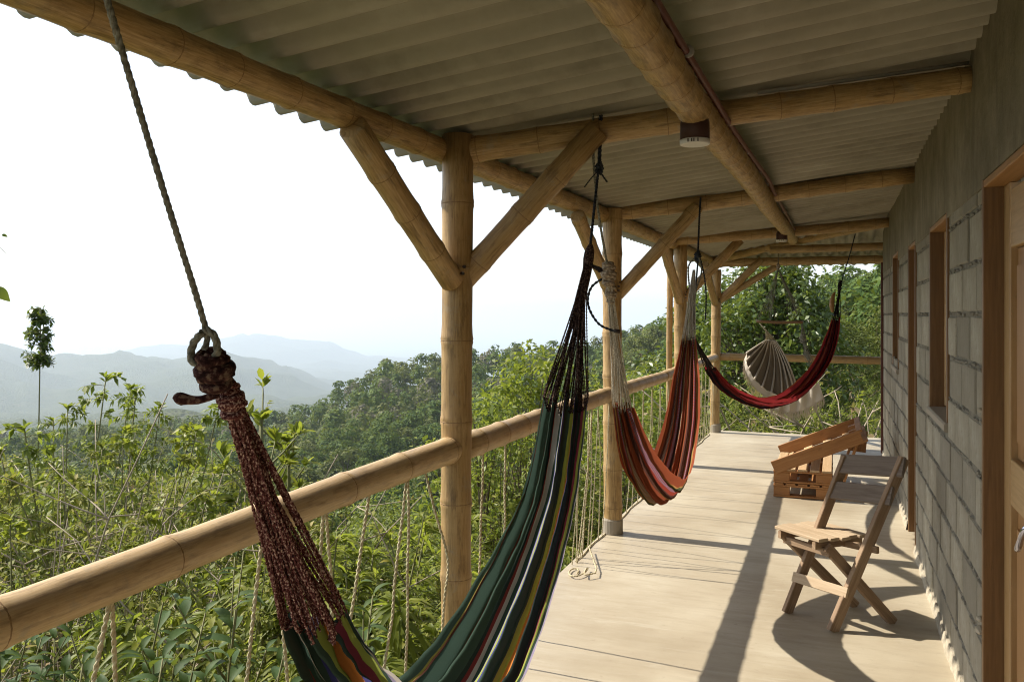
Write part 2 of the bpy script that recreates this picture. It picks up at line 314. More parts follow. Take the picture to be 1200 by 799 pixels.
# node ring shared mesh
def ring_mesh():
    V = []; n = 16; prof = [(1.0, -.55), (1.035, -.3), (1.045, 0), (1.02, .3), (1.0, .5)]
    for r, z in prof:
        for j in range(n): V.append((r*math.cos(2*PI*j/n), r*math.sin(2*PI*j/n), z))
    return mesh('node_ring', V, [(i*n+j, i*n+(j+1) % n, (i+1)*n+(j+1) % n, (i+1)*n+j) for i in range(4) for j in range(n)], [M['node']], smooth=True)
RING = ring_mesh()
def bamboo(name, label, cat, a, b, r0, r1=None, group=None, parent=None, mat='bamboo', gap=.29, bow=0.0, seed=None, tip=True, off=None, rings=True, bolts=()):
    rg = random.Random(seed if seed is not None else hash((round(a[0]*100), round(a[1]*100), round(b[1]*100))) & 0xffff)
    a = Vector(a); b = Vector(b); r1 = r1 or r0; L = (b-a).length; d = (b-a).normalized()
    side = d.cross(Vector((0, 0, 1))); side = side.normalized() if side.length > .1 else Vector((1, 0, 0)); up2 = side.cross(d)
    ph = rg.uniform(0, 6); ax = rg.uniform(-1, 1)*.011; az = rg.uniform(-1, 1)*.011
    def C(s):
        f = s/L; return a + d*s + up2*(bow*4*f*(1-f) + az*math.sin(s*1.9+ph)) + side*ax*math.sin(s*1.6+ph*2)
    S = [0.0]; R = [r0]; nodes = []; s = off if off is not None else rg.uniform(.08, gap)
    while s < L-.04:
        nodes.append(s); s += gap*rg.uniform(.82, 1.16)
    for q in nodes:
        rr = r0+(r1-r0)*q/L
        for ds, k in ((-.06, 1.0), (-.02, 1.02), (-.006, 1.07), (0.0, 1.035), (.007, 1.078), (.022, 1.032), (.07, .995)):
            if S[-1] < q+ds < L: S.append(q+ds); R.append(rr*k)
    S.append(L); R.append(r1)
    if tip: S = S[:1]+S; R = [R[0]*.82]+R; S.append(L); R.append(r1*.82)
    P = [C(q) for q in S]
    # tube() needs distinct points for its frames: nudge the end lips
    if tip: P[0] = P[1] - d*.0008; P[-1] = P[-2] + d*.0008
    m2 = MB(); m2.tube(P, R, 20, True, 0, u0=rg.uniform(0, 5))
    u_off = rg.uniform(0, 9); m2.U = [(u, v+u_off) for u, v in m2.U]
    o = m2.obj(name, M[mat], parent, True); 
    o.data.polygons.foreach_set('use_smooth', np.array([len(p.vertices) == 4 for p in o.data.polygons]))
    if parent is None: tag(o, label, cat, group)
    # origin at base
    if parent is None:
        o.data.transform(Matrix.Translation(-a)); o.location = a; WLOC[o.name] = Vector(a)
    if rings:
        for q in nodes:
            rr = r0+(r1-r0)*q/L; t_ = (C(q+.01)-C(q-.01)).normalized()
            k = link('node_ring', RING, o, loc=C(q)-WLOC[o.name], rot=t_.to_track_quat('Z', 'Y').to_euler(), scale=(rr*1.022, rr*1.022, .0075))
    for bp, bd in bolts:
        mm = MB(); bp = Vector(bp); bd = Vector(bd).normalized(); mm.tube([bp-bd*.01, bp+bd*.004], [.007, .006], 8); mm.obj('bolt', M['hole'], o)
    return o
PY = [3.355, 6.10, 9.05, 11.80]
where = ['nearest, left of the green hammock', 'second from the front, behind the orange hammock', 'third, half hidden by the orange hammock', 'farthest, at the corner of the end rail']
for i, y in enumerate(PY):
    r = (.064, .066, .066, .062)[i]
    p = bamboo('bamboo_post', f'upright golden bamboo post of the veranda, {where[i]}', 'post', (XP, y, .0 if i else -.1), (XP, y, 2.37 if i < 3 else 2.2), r, r*1.06, 'bamboo posts along the veranda edge', gap=.31, seed=20+i)
    m2 = MB(); m2.tube([(XP, y, -.02), (XP, y, .10), (XP, y, .115)], [r*1.13, r*1.13, r*1.02], 20); m2.obj('footing_collar', M['collar'], p)
    if i in (1, 2): pass
bamboo('bamboo_post', 'upright golden bamboo post standing outside the frame at the near end', 'post', (XP, .42, -.1), (XP, .42, 2.37), .064, .068, 'bamboo posts along the veranda edge', seed=19)
# thin second upright beside the third post
m_ = bamboo('bamboo_post', 'slimmer pale upright tied against the left side of the third bamboo post', 'post', (XP-.13, 9.12, .0), (XP-.13, 9.12, 2.3), .033, .033, 'bamboo posts along the veranda edge', seed=31)
# eave beam in lengths, outside the posts
bamboo('eave_beam', 'long bamboo eave beam at upper left under the roof edge', 'beam', (-1.60, -1.4, 2.262), (-1.60, 4.6, 2.318), .043, .055, 'eave beams on the post heads', bow=0, gap=.27, seed=3)
bamboo('eave_beam', 'middle length of bamboo eave beam between the second and third post', 'beam', (-1.60, 4.55, 2.316), (-1.60, 9.3, 2.338), .056, .052, 'eave beams on the post heads', gap=.28, seed=4)
bamboo('eave_beam', 'far length of bamboo eave beam reaching the corner post', 'beam', (-1.60, 9.25, 2.336), (-1.60, 12.0, 2.325), .052, .050, 'eave beams on the post heads', gap=.28, seed=5)
# joists (rafters) across
def joist(lab, a, b, r0, r1, seed): return bamboo('roof_joist', lab, 'joist', a, b, r0, r1, 'bamboo joists across the veranda', gap=.25, seed=seed)
joist('bamboo joist outside the frame above the near hammock rope', (-1.58, .62, 2.28), (.5, .95, 2.53), .052, .05, 41)
joist('nearest bamboo joist in view, carrying the brown lamp box and the green hammock rope', (-1.56, 3.36, 2.295), (.5, 3.81, 2.533), .055, .05, 42)
joist('second bamboo joist in view, carrying the rope of the orange hammock', (-1.56, 6.16, 2.345), (.5, 6.41, 2.542), .056, .056, 43)
joist('third bamboo joist in view, with the farther lamp box under it', (-1.56, 8.92, 2.365), (.5, 9.42, 2.525), .054, .05, 44)
bamboo('hip_rafter', 'diagonal bamboo hip rafter rising from the corner post to the wall', 'rafter', (-1.58, 11.85, 2.335), (.5, 9.98, 2.585), .052, .05, 'far end roof timbers', gap=.26, seed=45)
bamboo('cross_beam', 'level bamboo purlin just beyond the hip rafter at the far end', 'beam', (-.75, 10.75, 2.375), (2.6, 10.75, 2.39), .046, .046, 'far end roof timbers', gap=.27, seed=46)
bamboo('cross_beam', 'lowest bamboo beam across the open far end under the corrugated edge', 'beam', (-1.6, 11.82, 2.295), (3.2, 11.82, 2.295), .055, .052, 'far end roof timbers', gap=.3, seed=47)
bamboo('centre_beam', 'thick bamboo beam running down the middle of the ceiling beside the brown conduit', 'beam', (-.475, -1.5, 2.275), (-.455, 10.1, 2.435), .063, .055, gap=.2, seed=48)
# braces
brl = ['nearest post', 'second post', 'third post', 'corner post']
for i, y in enumerate(PY):
    r = .052 if i == 0 else .048
    yb = y-.05
    bt = (((XP+.06), yb, 1.80), (1, -.2, 0)), ((XP+.066, yb-.03, 1.77), (1, -.2, 0))
    bamboo('bamboo_brace', f'slanting bamboo brace leaning towards the viewer from the {brl[i]} up to the eave beam', 'brace', (XP+.005, yb-.01, 1.745), (XP-.03, y-.80, 2.24), r, r, 'bamboo braces of the posts', gap=.24, seed=60+i, bolts=bt)
    e = (-.925, y+.09 if i < 3 else y-.02, 2.365 if i < 3 else 2.33)
    bamboo('bamboo_brace', f'slanting bamboo brace rising inward from the {brl[i]} to its joist', 'brace', (XP+.02, y+.03, 1.75), e, r, r, 'bamboo braces of the posts', gap=.24, seed=70+i, bolts=(((XP+.06, y-.025, 1.83), (.3, -1, .2)),))
bamboo('bamboo_brace', 'lower of the two braces spreading from the corner post towards the end beam', 'brace', (XP+.02, 11.86, 1.76), (-.74, 11.84, 2.235), .043, .043, 'bamboo braces of the posts', gap=.22, seed=80)
# rails
bamboo('bamboo_rail', 'near length of pale bamboo handrail running out at lower left', 'rail', (XP, -1.2, .985), (XP, 3.315, 1.02), .0435, .055, 'bamboo handrails', mat='bamboo_pale', gap=.42, seed=91, off=.21)
bamboo('bamboo_rail', 'middle length of pale bamboo handrail behind the green and orange hammocks', 'rail', (XP-.005, 3.40, 1.012), (XP-.02, 8.2, 1.0), .058, .05, 'bamboo handrails', mat='bamboo_pale', gap=.26, bow=.012, seed=92)
bamboo('bamboo_rail', 'far greyish length of bamboo handrail ending at the corner post', 'rail', (XP-.02, 8.15, 1.0), (XP, 11.75, 1.015), .052, .052, 'bamboo handrails', mat='bamboo_pale', gap=.28, seed=93)
bamboo('bamboo_rail', 'level bamboo handrail across the far end of the veranda', 'rail', (XP, 11.82, 1.02), (3.0, 11.82, 1.0), .050, .050, 'bamboo handrails', gap=.34, seed=94)
# roof sheets
def zr(x): return 2.33 + .1127*(x+1.91)
PIT, AMP = .15, .027
def rib(v):
    q = math.cos(2*PI*v/PIT); return AMP*math.copysign(abs(q)**.6, q)
def hipx(y): return 10.27-y
roof = thing('corrugated_roof', 'grey corrugated fibre cement roof over the veranda', 'roof', (-.5, 4, 2.5))
y = -3.0; ns = 9; k = 0
while y < 12.05:
    y1 = min(y+6*PIT, 12.16); n = int(round((y1-y)/PIT*ns))+3; V = []; F = []
    lift = .007*(k % 2); tilt = .004*math.sin(k*2.1)
    for i in range(n+1):
        yy = y-.012 + (y1-y+.03)*i/n
        x1 = min(1.6, hipx(yy)+.03); x0 = -1.91
        if x1 < x0+.02: x1 = x0+.02
        for j in range(5):
            xx = x0+(x1-x0)*j/4; zz = zr(xx)+AMP+lift+rib(yy)+tilt*(j-2)
            V += [(xx, yy, zz)]
    q = len(V)
    V += [(a_, b_, c_+.007) for a_, b_, c_ in V]
    for i in range(n):
        for j in range(4):
            a0 = i*5+j; F += [(a0, a0+5, a0+6, a0+1), (q+a0, q+a0+1, q+a0+6, q+a0+5)]
        F += [(i*5, q+i*5, q+i*5+5, i*5+5), (i*5+4, i*5+9, q+i*5+9, q+i*5+4)]
    link('roof_sheet', mesh('roof_sheet', V, F, [M['roof']], smooth=True), roof); y += 6*PIT; k += 1
x = -1.85
while x < 3.1:
    n = 6*ns+2; V = []; F = []
    for i in range(n+1):
        xx = x-.012+(6*PIT+.03)*i/n; ya = max(hipx(xx)-.03, 9.75) if xx < .55 else 9.75
        for j in range(5):
            yy = ya+(12.7-ya)*j/4; V.append((xx, yy, 2.33+.1127*(12.18-yy)+AMP+rib(xx)))
    q = len(V); V += [(a_, b_, c_+.007) for a_, b_, c_ in V]
    for i in range(n):
        for j in range(4):
            a0 = i*5+j; F += [(a0, a0+1, a0+6, a0+5), (q+a0, q+a0+5, q+a0+6, q+a0+1)]
        F += [(i*5+4, q+i*5+4, q+i*5+9, i*5+9)]
    link('roof_sheet', mesh('roof_sheet', V, F, [M['roof']], smooth=True), roof); x += 6*PIT
# ---------------------------------------------------------------- wall
house = thing('block_wall', 'grey concrete block house wall with doors and windows on the right', 'wall', (XW, 6, 0))
OPN = [(2.55, 3.517, -.1, 2.085), (4.56, 5.39, 1.07, 2.09), (6.33, 6.94, -.1, 2.10), (8.03, 8.80, 1.12, 2.15)]
YE = 10.59
def grid_wall(x0, x1, ya, yb, za, zb, mat, name, ops=OPN):
    ys = sorted({ya, yb, *[v for o in ops for v in o[:2] if ya < v < yb]}); zs = sorted({za, zb, *[v for o in ops for v in o[2:] if za < v < zb]})
    mm = MB()
    for i in range(len(ys)-1):
        for j in range(len(zs)-1):
            cy, cz = (ys[i]+ys[i+1])/2, (zs[j]+zs[j+1])/2
            if not any(o[0] < cy < o[1] and o[2] < cz < o[3] for o in ops): mm.box((x0, ys[i], zs[j]), (x1, ys[i+1], zs[j+1]))
    return mm.obj(name, mat, house)
grid_wall(XW+.007, XW+.12, 2.0, YE, -.15, 2.06, M['mortar'], 'mortar_core')
grid_wall(XW-.004, XW+.12, -3, YE, 2.06, 2.70, M['plaster'], 'concrete_ring_beam')
grid_wall(XW+.004, XW+.12, -3, 2.0, -.15, 2.06, M['plaster'], 'wall_slab')
mm = MB(); mm.box((XW+.12, YE-.12, -.15), (4.2, YE, 2.9)); mm.obj('end_wall', M['plaster'], house)
# blocks
def block_mesh(L, h=.178, cut=False, seed=0):
    c = .005; V = []; rg = random.Random(seed); j = lambda: rg.uniform(-.0015, .0015)
    for x_, s in ((.012, 0), (c, 0), (0, c)):
        for yy, zz in ((s, s), (L-s, s), (L-s, h-s), (s, h-s)): V.append((x_+j()*.5, yy+j(), zz+j()))
    F = [(i, (i+1) % 4, 4+(i+1) % 4, 4+i) for i in range(4)] + [(4+i, 4+(i+1) % 4, 8+(i+1) % 4, 8+i) for i in range(4)] + [(8, 9, 10, 11)]
    F = [tuple(reversed(f)) for f in F]
    return mesh('block', V, F, [M['block']])
FULL = [block_mesh(.362, seed=s) for s in range(4)]
rg = random.Random(5); mm = MB()
for row in range(11):
    z0 = .2*row + .010; h = .178
    if row == 10: h = .055
    yy = 3.30 + (.2 if row % 2 else 0) + rg.uniform(-.02, .02)
    while yy < YE:
        segs = [(yy, min(yy+.362, YE-.012))]; gap = rg.uniform(.026, .040)
        for o in OPN + [(0, 3.535, -1, 9)]:
            if o[2] < z0+h*.6 and o[3] > z0+h*.4:
                ns_ = []
                for a_, b_ in segs:
                    if b_ <= o[0]-.012 or a_ >= o[1]+.012: ns_.append((a_, b_)); continue
                    if a_ < o[0]-.05: ns_.append((a_, o[0]-.02))
                    if b_ > o[1]+.05: ns_.append((o[1]+.02, b_))
                segs = ns_
        for a_, b_ in segs:
            if b_-a_ < .05: continue
            me = FULL[rg.randrange(4)] if (abs(b_-a_-.362) < 1e-4 and h > .1) else block_mesh(b_-a_, h, seed=rg.randrange(999))
            link('block', me, house, loc=Vector((XW+rg.uniform(-.003, .003), a_, z0+rg.uniform(-.003, .003)))-Vector((XW, 6, 0)), rot=(rg.uniform(-.006, .006), 0, rg.uniform(-.008, .008)))
            # squeezed mortar along the bed above
            if row < 10:
                for q in range(3):
                    if rg.random() < .8:
                        y0 = a_+(b_-a_)*q/3; lw = (b_-a_)/3*rg.uniform(.5, 1.1); zz = z0+h+rg.uniform(.004, .016)
                        pts = [(XW+.007+rg.uniform(-.004, .003), y0+lw*e/3, zz+rg.uniform(-.004, .004)) for e in range(4)]
                        mm.tube(pts, [rg.uniform(.003, .006), rg.uniform(.006, .011), rg.uniform(.006, .011), rg.uniform(.003, .006)], 5)
        yy += .362+gap
mm.obj('mortar_smear', M['mortar'], house)
# rough plinth of pale concrete along the wall foot
mm = MB(); pts = []; rg = random.Random(11)
for a_, b_ in ((3.517, 6.32), (6.96, YE)):
    n = int((b_-a_)/.022); V = []; F = []
    for i in range(n+1):
        yy = a_+(b_-a_)*i/n; h = .045+.04*mnoise.noise(Vector((yy*1.7, 0, 1)))+.012*mnoise.noise(Vector((yy*11, 4, 1)))+rg.uniform(-.006, .008); h = max(.012, h); d_ = .012+.006*mnoise.noise(Vector((yy*7, 9, 2)))+rg.uniform(-.001, .0015)
        V += [(XW-d_*1.5, yy, -.002), (XW-d_, yy, h*.6), (XW-d_*.5, yy, h), (XW+.01, yy, h+.004)]
    for i in range(n):
        for j in range(3): a0 = i*4+j; F.append((a0, a0+1, a0+5, a0+4))
    mm.add(V, F)
mm.obj('plinth', M['plinth'], house)
mm = MB()
for yy, zz, s in ((3.56, .43, .020), (3.552, .475, .014), (3.548, 1.245, .010)):
    mm.tube([(XW-.002, yy-s, zz), (XW-.006, yy, zz+s*.3), (XW-.002, yy+s*.7, zz-s*.2)], [s*.35, s*.9, s*.3], 6)
mm.obj('mortar_blob', M['plinth'], house)
# door openings: jambs, heads, leaves
def frame(o, door, depth=.095, lit='jamb_lit'):
    a_, b_, z0, z1 = o; z0 = max(0.002, z0)
    f = thing('door' if door else 'window', None, None, (XW, a_, z0)); f.parent = house; f.location = Vector((XW, a_, z0))-Vector((XW, 6, 0)); WLOC[f.name] = Vector((XW, a_, z0))
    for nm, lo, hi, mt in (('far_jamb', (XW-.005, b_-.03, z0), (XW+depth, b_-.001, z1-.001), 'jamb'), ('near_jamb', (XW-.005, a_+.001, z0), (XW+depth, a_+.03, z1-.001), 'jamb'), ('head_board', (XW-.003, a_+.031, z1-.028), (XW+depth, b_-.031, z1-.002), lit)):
        mm = MB(); p = lo, hi
        if 'jamb' in nm: mm.board(((lo[0]+hi[0])/2, (lo[1]+hi[1])/2, z0), ((lo[0]+hi[0])/2, (lo[1]+hi[1])/2, hi[2]), (1, 0, 0), hi[0]-lo[0], hi[1]-lo[1])
        else: mm.board(((lo[0]+hi[0])/2, lo[1], (lo[2]+hi[2])/2), ((lo[0]+hi[0])/2, hi[1], (lo[2]+hi[2])/2), (1, 0, 0), hi[0]-lo[0], hi[2]-lo[2])
        mm.obj(nm.split('_')[-1] if nm != 'head_board' else 'head', M[mt], f)
    return f
for oi_, o in enumerate(OPN):
    a_, b_, z0, z1 = o
    if oi_ in (0, 2):
        f = frame(o, True, .088 if oi_ == 0 else .10); f['label'] = ('pine panelled door with a chrome lever in a brown frame', '', 'farther door in a brown frame')[oi_]
        x0 = XW+.062
        lf = MB(); ya, yb = a_+.032, b_-.032
        for y0, y1 in ((ya, ya+.13), (yb-.115, yb)): lf.board((x0+.02, (y0+y1)/2, .012), (x0+.02, (y0+y1)/2, z1-.03), (0, 1, 0), y1-y0, .04)
        lf.obj('stile', M['door'], f)
        lf = MB()
        for zc, hh in ((.13, .22), (1.02, .16), (1.93, .20)): lf.board((x0+.021, ya+.131, zc), (x0+.021, yb-.116, zc), (0, 0, 1), hh, .038)
        lf.obj('rail', M['door'], f)
        for zc, hh in ((.58, .70), (1.465, .72)):
            for half in (0, 1):
                w2 = (yb-ya-.246-.07)/2; y0 = ya+.131+half*(w2+.07)
                pn = MB(); pn.board((x0+.03, y0+w2/2, zc-hh/2), (x0+.03, y0+w2/2, zc+hh/2), (0, 1, 0), w2, .014)
                pn.board((x0+.022, y0+w2/2, zc-hh/2+.06), (x0+.022, y0+w2/2, zc+hh/2-.06), (0, 1, 0), w2-.09, .02, ch=.009)
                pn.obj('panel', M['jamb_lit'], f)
            mu = MB(); mu.board((x0+.021, ya+.131+w2+.035, zc-hh/2), (x0+.021, ya+.131+w2+.035, zc+hh/2), (0, 1, 0), .069, .037); mu.obj('muntin', M['door'], f)
        if oi_ == 0:
            hm = MB(); yh = 2.89; hm.tube(bez([(x0, yh-.03, .985), (x0-.038, yh-.032, .98), (x0-.05, yh-.01, .955), (x0-.05, yh+.05, .90), (x0-.047, yh+.085, .885)], 16), [.009]*6+[.0085]*5+[.010]*6, 10)
            hm.board((x0-.001, yh-.03, .90), (x0-.001, yh-.03, 1.05), (0, 1, 0), .035, .006); hm.obj('handle', M['chrome'], f, True)
    else:
        f = frame(o, False, .10); f['label'] = 'nearer window opening with a brown jamb' if oi_ == 1 else 'farther window opening with a brown jamb'
        sm = MB(); sm.board((XW+.043, a_-.02, z0-.014), (XW+.043, b_+.01, z0-.014), (1, 0, 0), .125, .045, ch=.008); sm.obj('sill', M['collar'], f)
        fm = MB(); x0 = XW+.085; ya, yb = a_+.033, b_-.033
        for y0 in (ya+.025, yb-.025, (ya+yb)/2): fm.board((x0, y0, z0+.02), (x0, y0, z1-.03), (0, 1, 0), .05, .035)
        for zc in (z0+.045, z1-.055, (z0+z1)/2+.05): fm.board((x0+.001, ya+.051, zc), (x0+.001, yb-.051, zc), (0, 0, 1), .05, .033)
        fm.obj('sash', M['door'], f)
        gm = MB(); gm.box((x0-.003, ya+.02, z0+.03), (x0+.003, yb-.02, z1-.04)); gm.obj('pane', M['glass'], f)
mm = MB(); mm.board((XW-.002, YE-.001+.03, .012), (XW-.002, YE-.001+.03, 2.19), (1, 0, 0), .045, .055)
tag(mm.obj('corner_post', M['redpost']), 'dark red timber upright at the far corner of the house wall', 'post')
# wall closing above (dark attic behind ring beam is open sky to the house side): a plain slab roof side
mm = MB(); mm.box((XW+.13, -3, -.15), (4.2, YE-.13, -.10)); mm.box((4.1, -3, -.09), (4.2, YE-.13, 2.9)); mm.obj('inner_shell', M['plaster'], house)
# ---------------------------------------------------------------- conduit and lamps
cp = [(-.42, -1.0, 2.335), (-.418, 1.9, 2.37), (-.415, 3.2, 2.385), (-.412, 3.7, 2.388), (-.398, 4.6, 2.40), (-.388, 5.4, 2.42), (-.398, 6.25, 2.435), (-.40, 8.0, 2.455), (-.40, 9.2, 2.46)]
cd = thing('conduit', 'red-brown electrical conduit clipped along the middle ceiling beam', 'conduit', (-.37, 3, 2.4))
mm = MB(); mm.tube(bez(cp, 60), .0125, 10); mm.obj('pipe', M['conduit'], cd, True)
for yy, zz in ((2.55, 2.378), (4.3, 2.395), (5.0, 2.412), (5.55, 2.424), (7.4, 2.449)):
    mm = MB(); mm.tube([(-.405+.006*(yy < 4.4)*-1, yy-.008, zz), (-.405+.006*(yy < 4.4)*-1, yy+.008, zz)], .018, 12); mm.obj('clip', M['steel'], cd, True)
cd2 = thing('conduit', 'thin conduit stub running from the lamp along the first joist to the wall', 'conduit', (0, 3.7, 2.5))
mm = MB(); mm.tube([(-.3, 3.62, 2.505), (.1, 3.72, 2.55), (.49, 3.80, 2.594)], .008, 8); mm.obj('pipe', M['steel'], cd2, True)
for i, (cx, cy, zt, lab) in enumerate(((-.475, 3.10, 2.285, 'brown and white lamp box hanging under the first joist in view'), (-.49, 8.60, 2.375, 'smaller looking lamp box farther down the middle ceiling beam'))):
    L = thing('ceiling_lamp', lab, 'lamp', (cx, cy, zt), 'lamp boxes on the ceiling beam')
    mm = MB(); mm.tube([(cx, cy, zt+.02), (cx, cy, zt), (cx, cy, zt-.060)], [.046, .052, .053], 24); mm.obj('housing', M['lampbox'], L, True)
    o = L.children[0]; o.data.polygons.foreach_set('use_smooth', np.array([len(p.vertices) == 4 for p in o.data.polygons]))
    mm = MB(); mm.tube([(cx, cy, zt-.060), (cx, cy, zt-.062), (cx, cy, zt-.076), (cx, cy, zt-.078)], [.053, .0545, .0535, .050], 24); o = mm.obj('base', M['white'], L, True)
    o.data.polygons.foreach_set('use_smooth', np.array([len(p.vertices) == 4 for p in o.data.polygons]))
    for a0 in (-.75, -.5, -.36, -.1):
        th = a0-PI/2+.45; p = Vector((cx+.0542*math.cos(th), cy+.0542*math.sin(th), zt-.069)); mm = MB()
        mm.board(p-Vector((0, 0, .006)), p+Vector((0, 0, .006)), (-math.sin(th), math.cos(th), 0), .004, .0015); mm.obj('slot', M['black'], L)
# ================================================================ ropes of the railing
from mathutils import noise as mnoise
def PX(x, y, X=None, Y=None, Z=None):
    """a point of the place read off the photograph on a known plane of the veranda"""
    a = (x-600)/1000; b = -(y-368)/1000; d = FWD + RGT*a + Vector((0, 0, b))
    if X is not None: return EYE + d*(X/d.x)
    if Y is not None: return EYE + d*(Y/d.y)
    return EYE + d*((Z-1.6)/d.z)
bays = ['nearest bay', 'second bay', 'third bay', 'farthest bay']
def strand(top, bot, bay, sag=0.0, r=.0062, knot=True):
    top = Vector(top); bot = Vector(bot); rg = random.Random(int(top.y*1000)+int(bot.y*977))
    pts = []
    for i in range(9):
        f = i/8; p = top.lerp(bot, f); s = math.sin(PI*f); p = p + Vector((rg.uniform(-.004, .004)*s+.01*s, sag*s + rg.uniform(-.006, .006)*s, 0)); pts.append(p)
    mb = rope_mb(MB(), pts, r, strands=2, res=5 if top.y < 4.5 else 3, n=5 if top.y < 4.5 else 4)
    o = mb.obj('baluster_rope', M['rope'], None, True)
    me = o.data; me.transform(Matrix.Translation(-bot)); o.location = bot
    ROPES.setdefault(bay, []).append(o)
XR = XP; ROPES = {}
ORD = ('first second third fourth fifth sixth seventh eighth ninth tenth eleventh twelfth thirteenth fourteenth fifteenth sixteenth seventeenth eighteenth nineteenth twentieth'.split()+['twenty-'+q for q in 'first second third fourth fifth sixth seventh eighth ninth'.split()]+['thirtieth'])
def railz(y): return (.945 if y < 3.3 else .955)
# nearest bay, where the photograph shows every cord
def sp(tx, ty, bx, by, bay=0, sag=0.0):
    t_ = PX(tx, ty, X=XR); b_ = PX(bx, by, X=XR-.03); d = (b_-t_); k = (t_.z+.01)/max(.05, (t_.z-b_.z)); b2 = t_ + d*k
    strand(t_, b2, bay, sag)
for a_ in ((129, 702, 110, 790), (131, 702, 133, 799), (306, 640, 285, 790), (320, 640, 334, 790), (379, 598, 371, 690), (382, 598, 386, 700), (433, 578, 408, 718), (476, 563, 449, 775), (478, 563, 474, 790)): sp(*a_)
# slack cord against the first post
o = rope_mb(MB(), bez([PX(498, 552, X=XR), PX(510, 600, X=XR+.04), PX(525, 656, X=XR+.075), PX(521, 700, X=XR+.075), PX(518, 752, X=XR+.06), PX(515, 860, X=XR+.02)], 20), .006).obj('baluster_rope', M['rope'], None, True)
tag(o, 'slack pale cord hanging in a bend against the first bamboo post', 'rope')
o = rope_mb(MB(), bez([PX(437, 577, X=XR), PX(462, 569, X=XR), PX(497, 551, X=XR), PX(512, 543, X=XR)], 12), .006).obj('tie_rope', M['rope'], None, True)
tag(o, 'pale cord running along the underside of the rail up to the first post', 'rope')
for a_ in ((566, 528, 559, 690), (592, 517, 588, 640), (690, 480, 682, 650), (694, 478, 676, 660)): sp(*a_, 1)
def zig(y0, y1, step, bay, seed):
    rg = random.Random(seed); y = y0
    while y < y1:
        yt = y+rg.uniform(-.03, .03); t_ = Vector((XR-.005, yt, railz(yt)))
        for s in (-1, 1):
            strand(t_, (-1.575, yt+s*rg.uniform(.03, .16), .004), bay, rg.uniform(-.03, .03), .0047)
        y += step*rg.uniform(.8, 1.2)
zig(5.28, 6.0, .24, 1, 4); zig(6.35, 8.95, .42, 2, 5); zig(9.25, 11.7, .33, 3, 6)
for bay, os_ in ROPES.items():
    os_.sort(key=lambda o: o.location.y)
    for i, o in enumerate(os_): tag(o, f'pale twisted cord under the rail, {ORD[i]} from the near end of the {bays[bay]}', 'rope', f'cords strung under the rail in the {bays[bay]}')
# rope running along the floor edge and its loose coil
mb = MB(); rope_mb(mb, [(-1.575+.008*math.sin(i*1.7), 5.3+i*.16, .006) for i in range(40)], .006, strands=2, res=3, n=4)
tag(mb.obj('edge_rope', M['rope'], None, True), 'pale rope lying along the floor edge under the cords', 'rope')
mb = MB(); c0 = Vector(fl_ if False else PX(667, 672, Z=0)); pts = [c0+Vector((.05*math.cos(t_)*(1-.04*k)+.006*k, .09*math.sin(t_), .007+.001*k)) for k, t_ in enumerate([i*.5 for i in range(22)])]
pts += [pts[-1]+Vector((.05, .06, 0)), pts[-1]+Vector((.03, .16, 0)), PX(690, 640, X=-1.55)*1.0]
rope_mb(mb, pts, .006, res=3, n=4); tag(mb.obj('rope_coil', M['rope'], None, True), 'loose end of pale rope coiled on the floor edge beside the green hammock', 'rope')
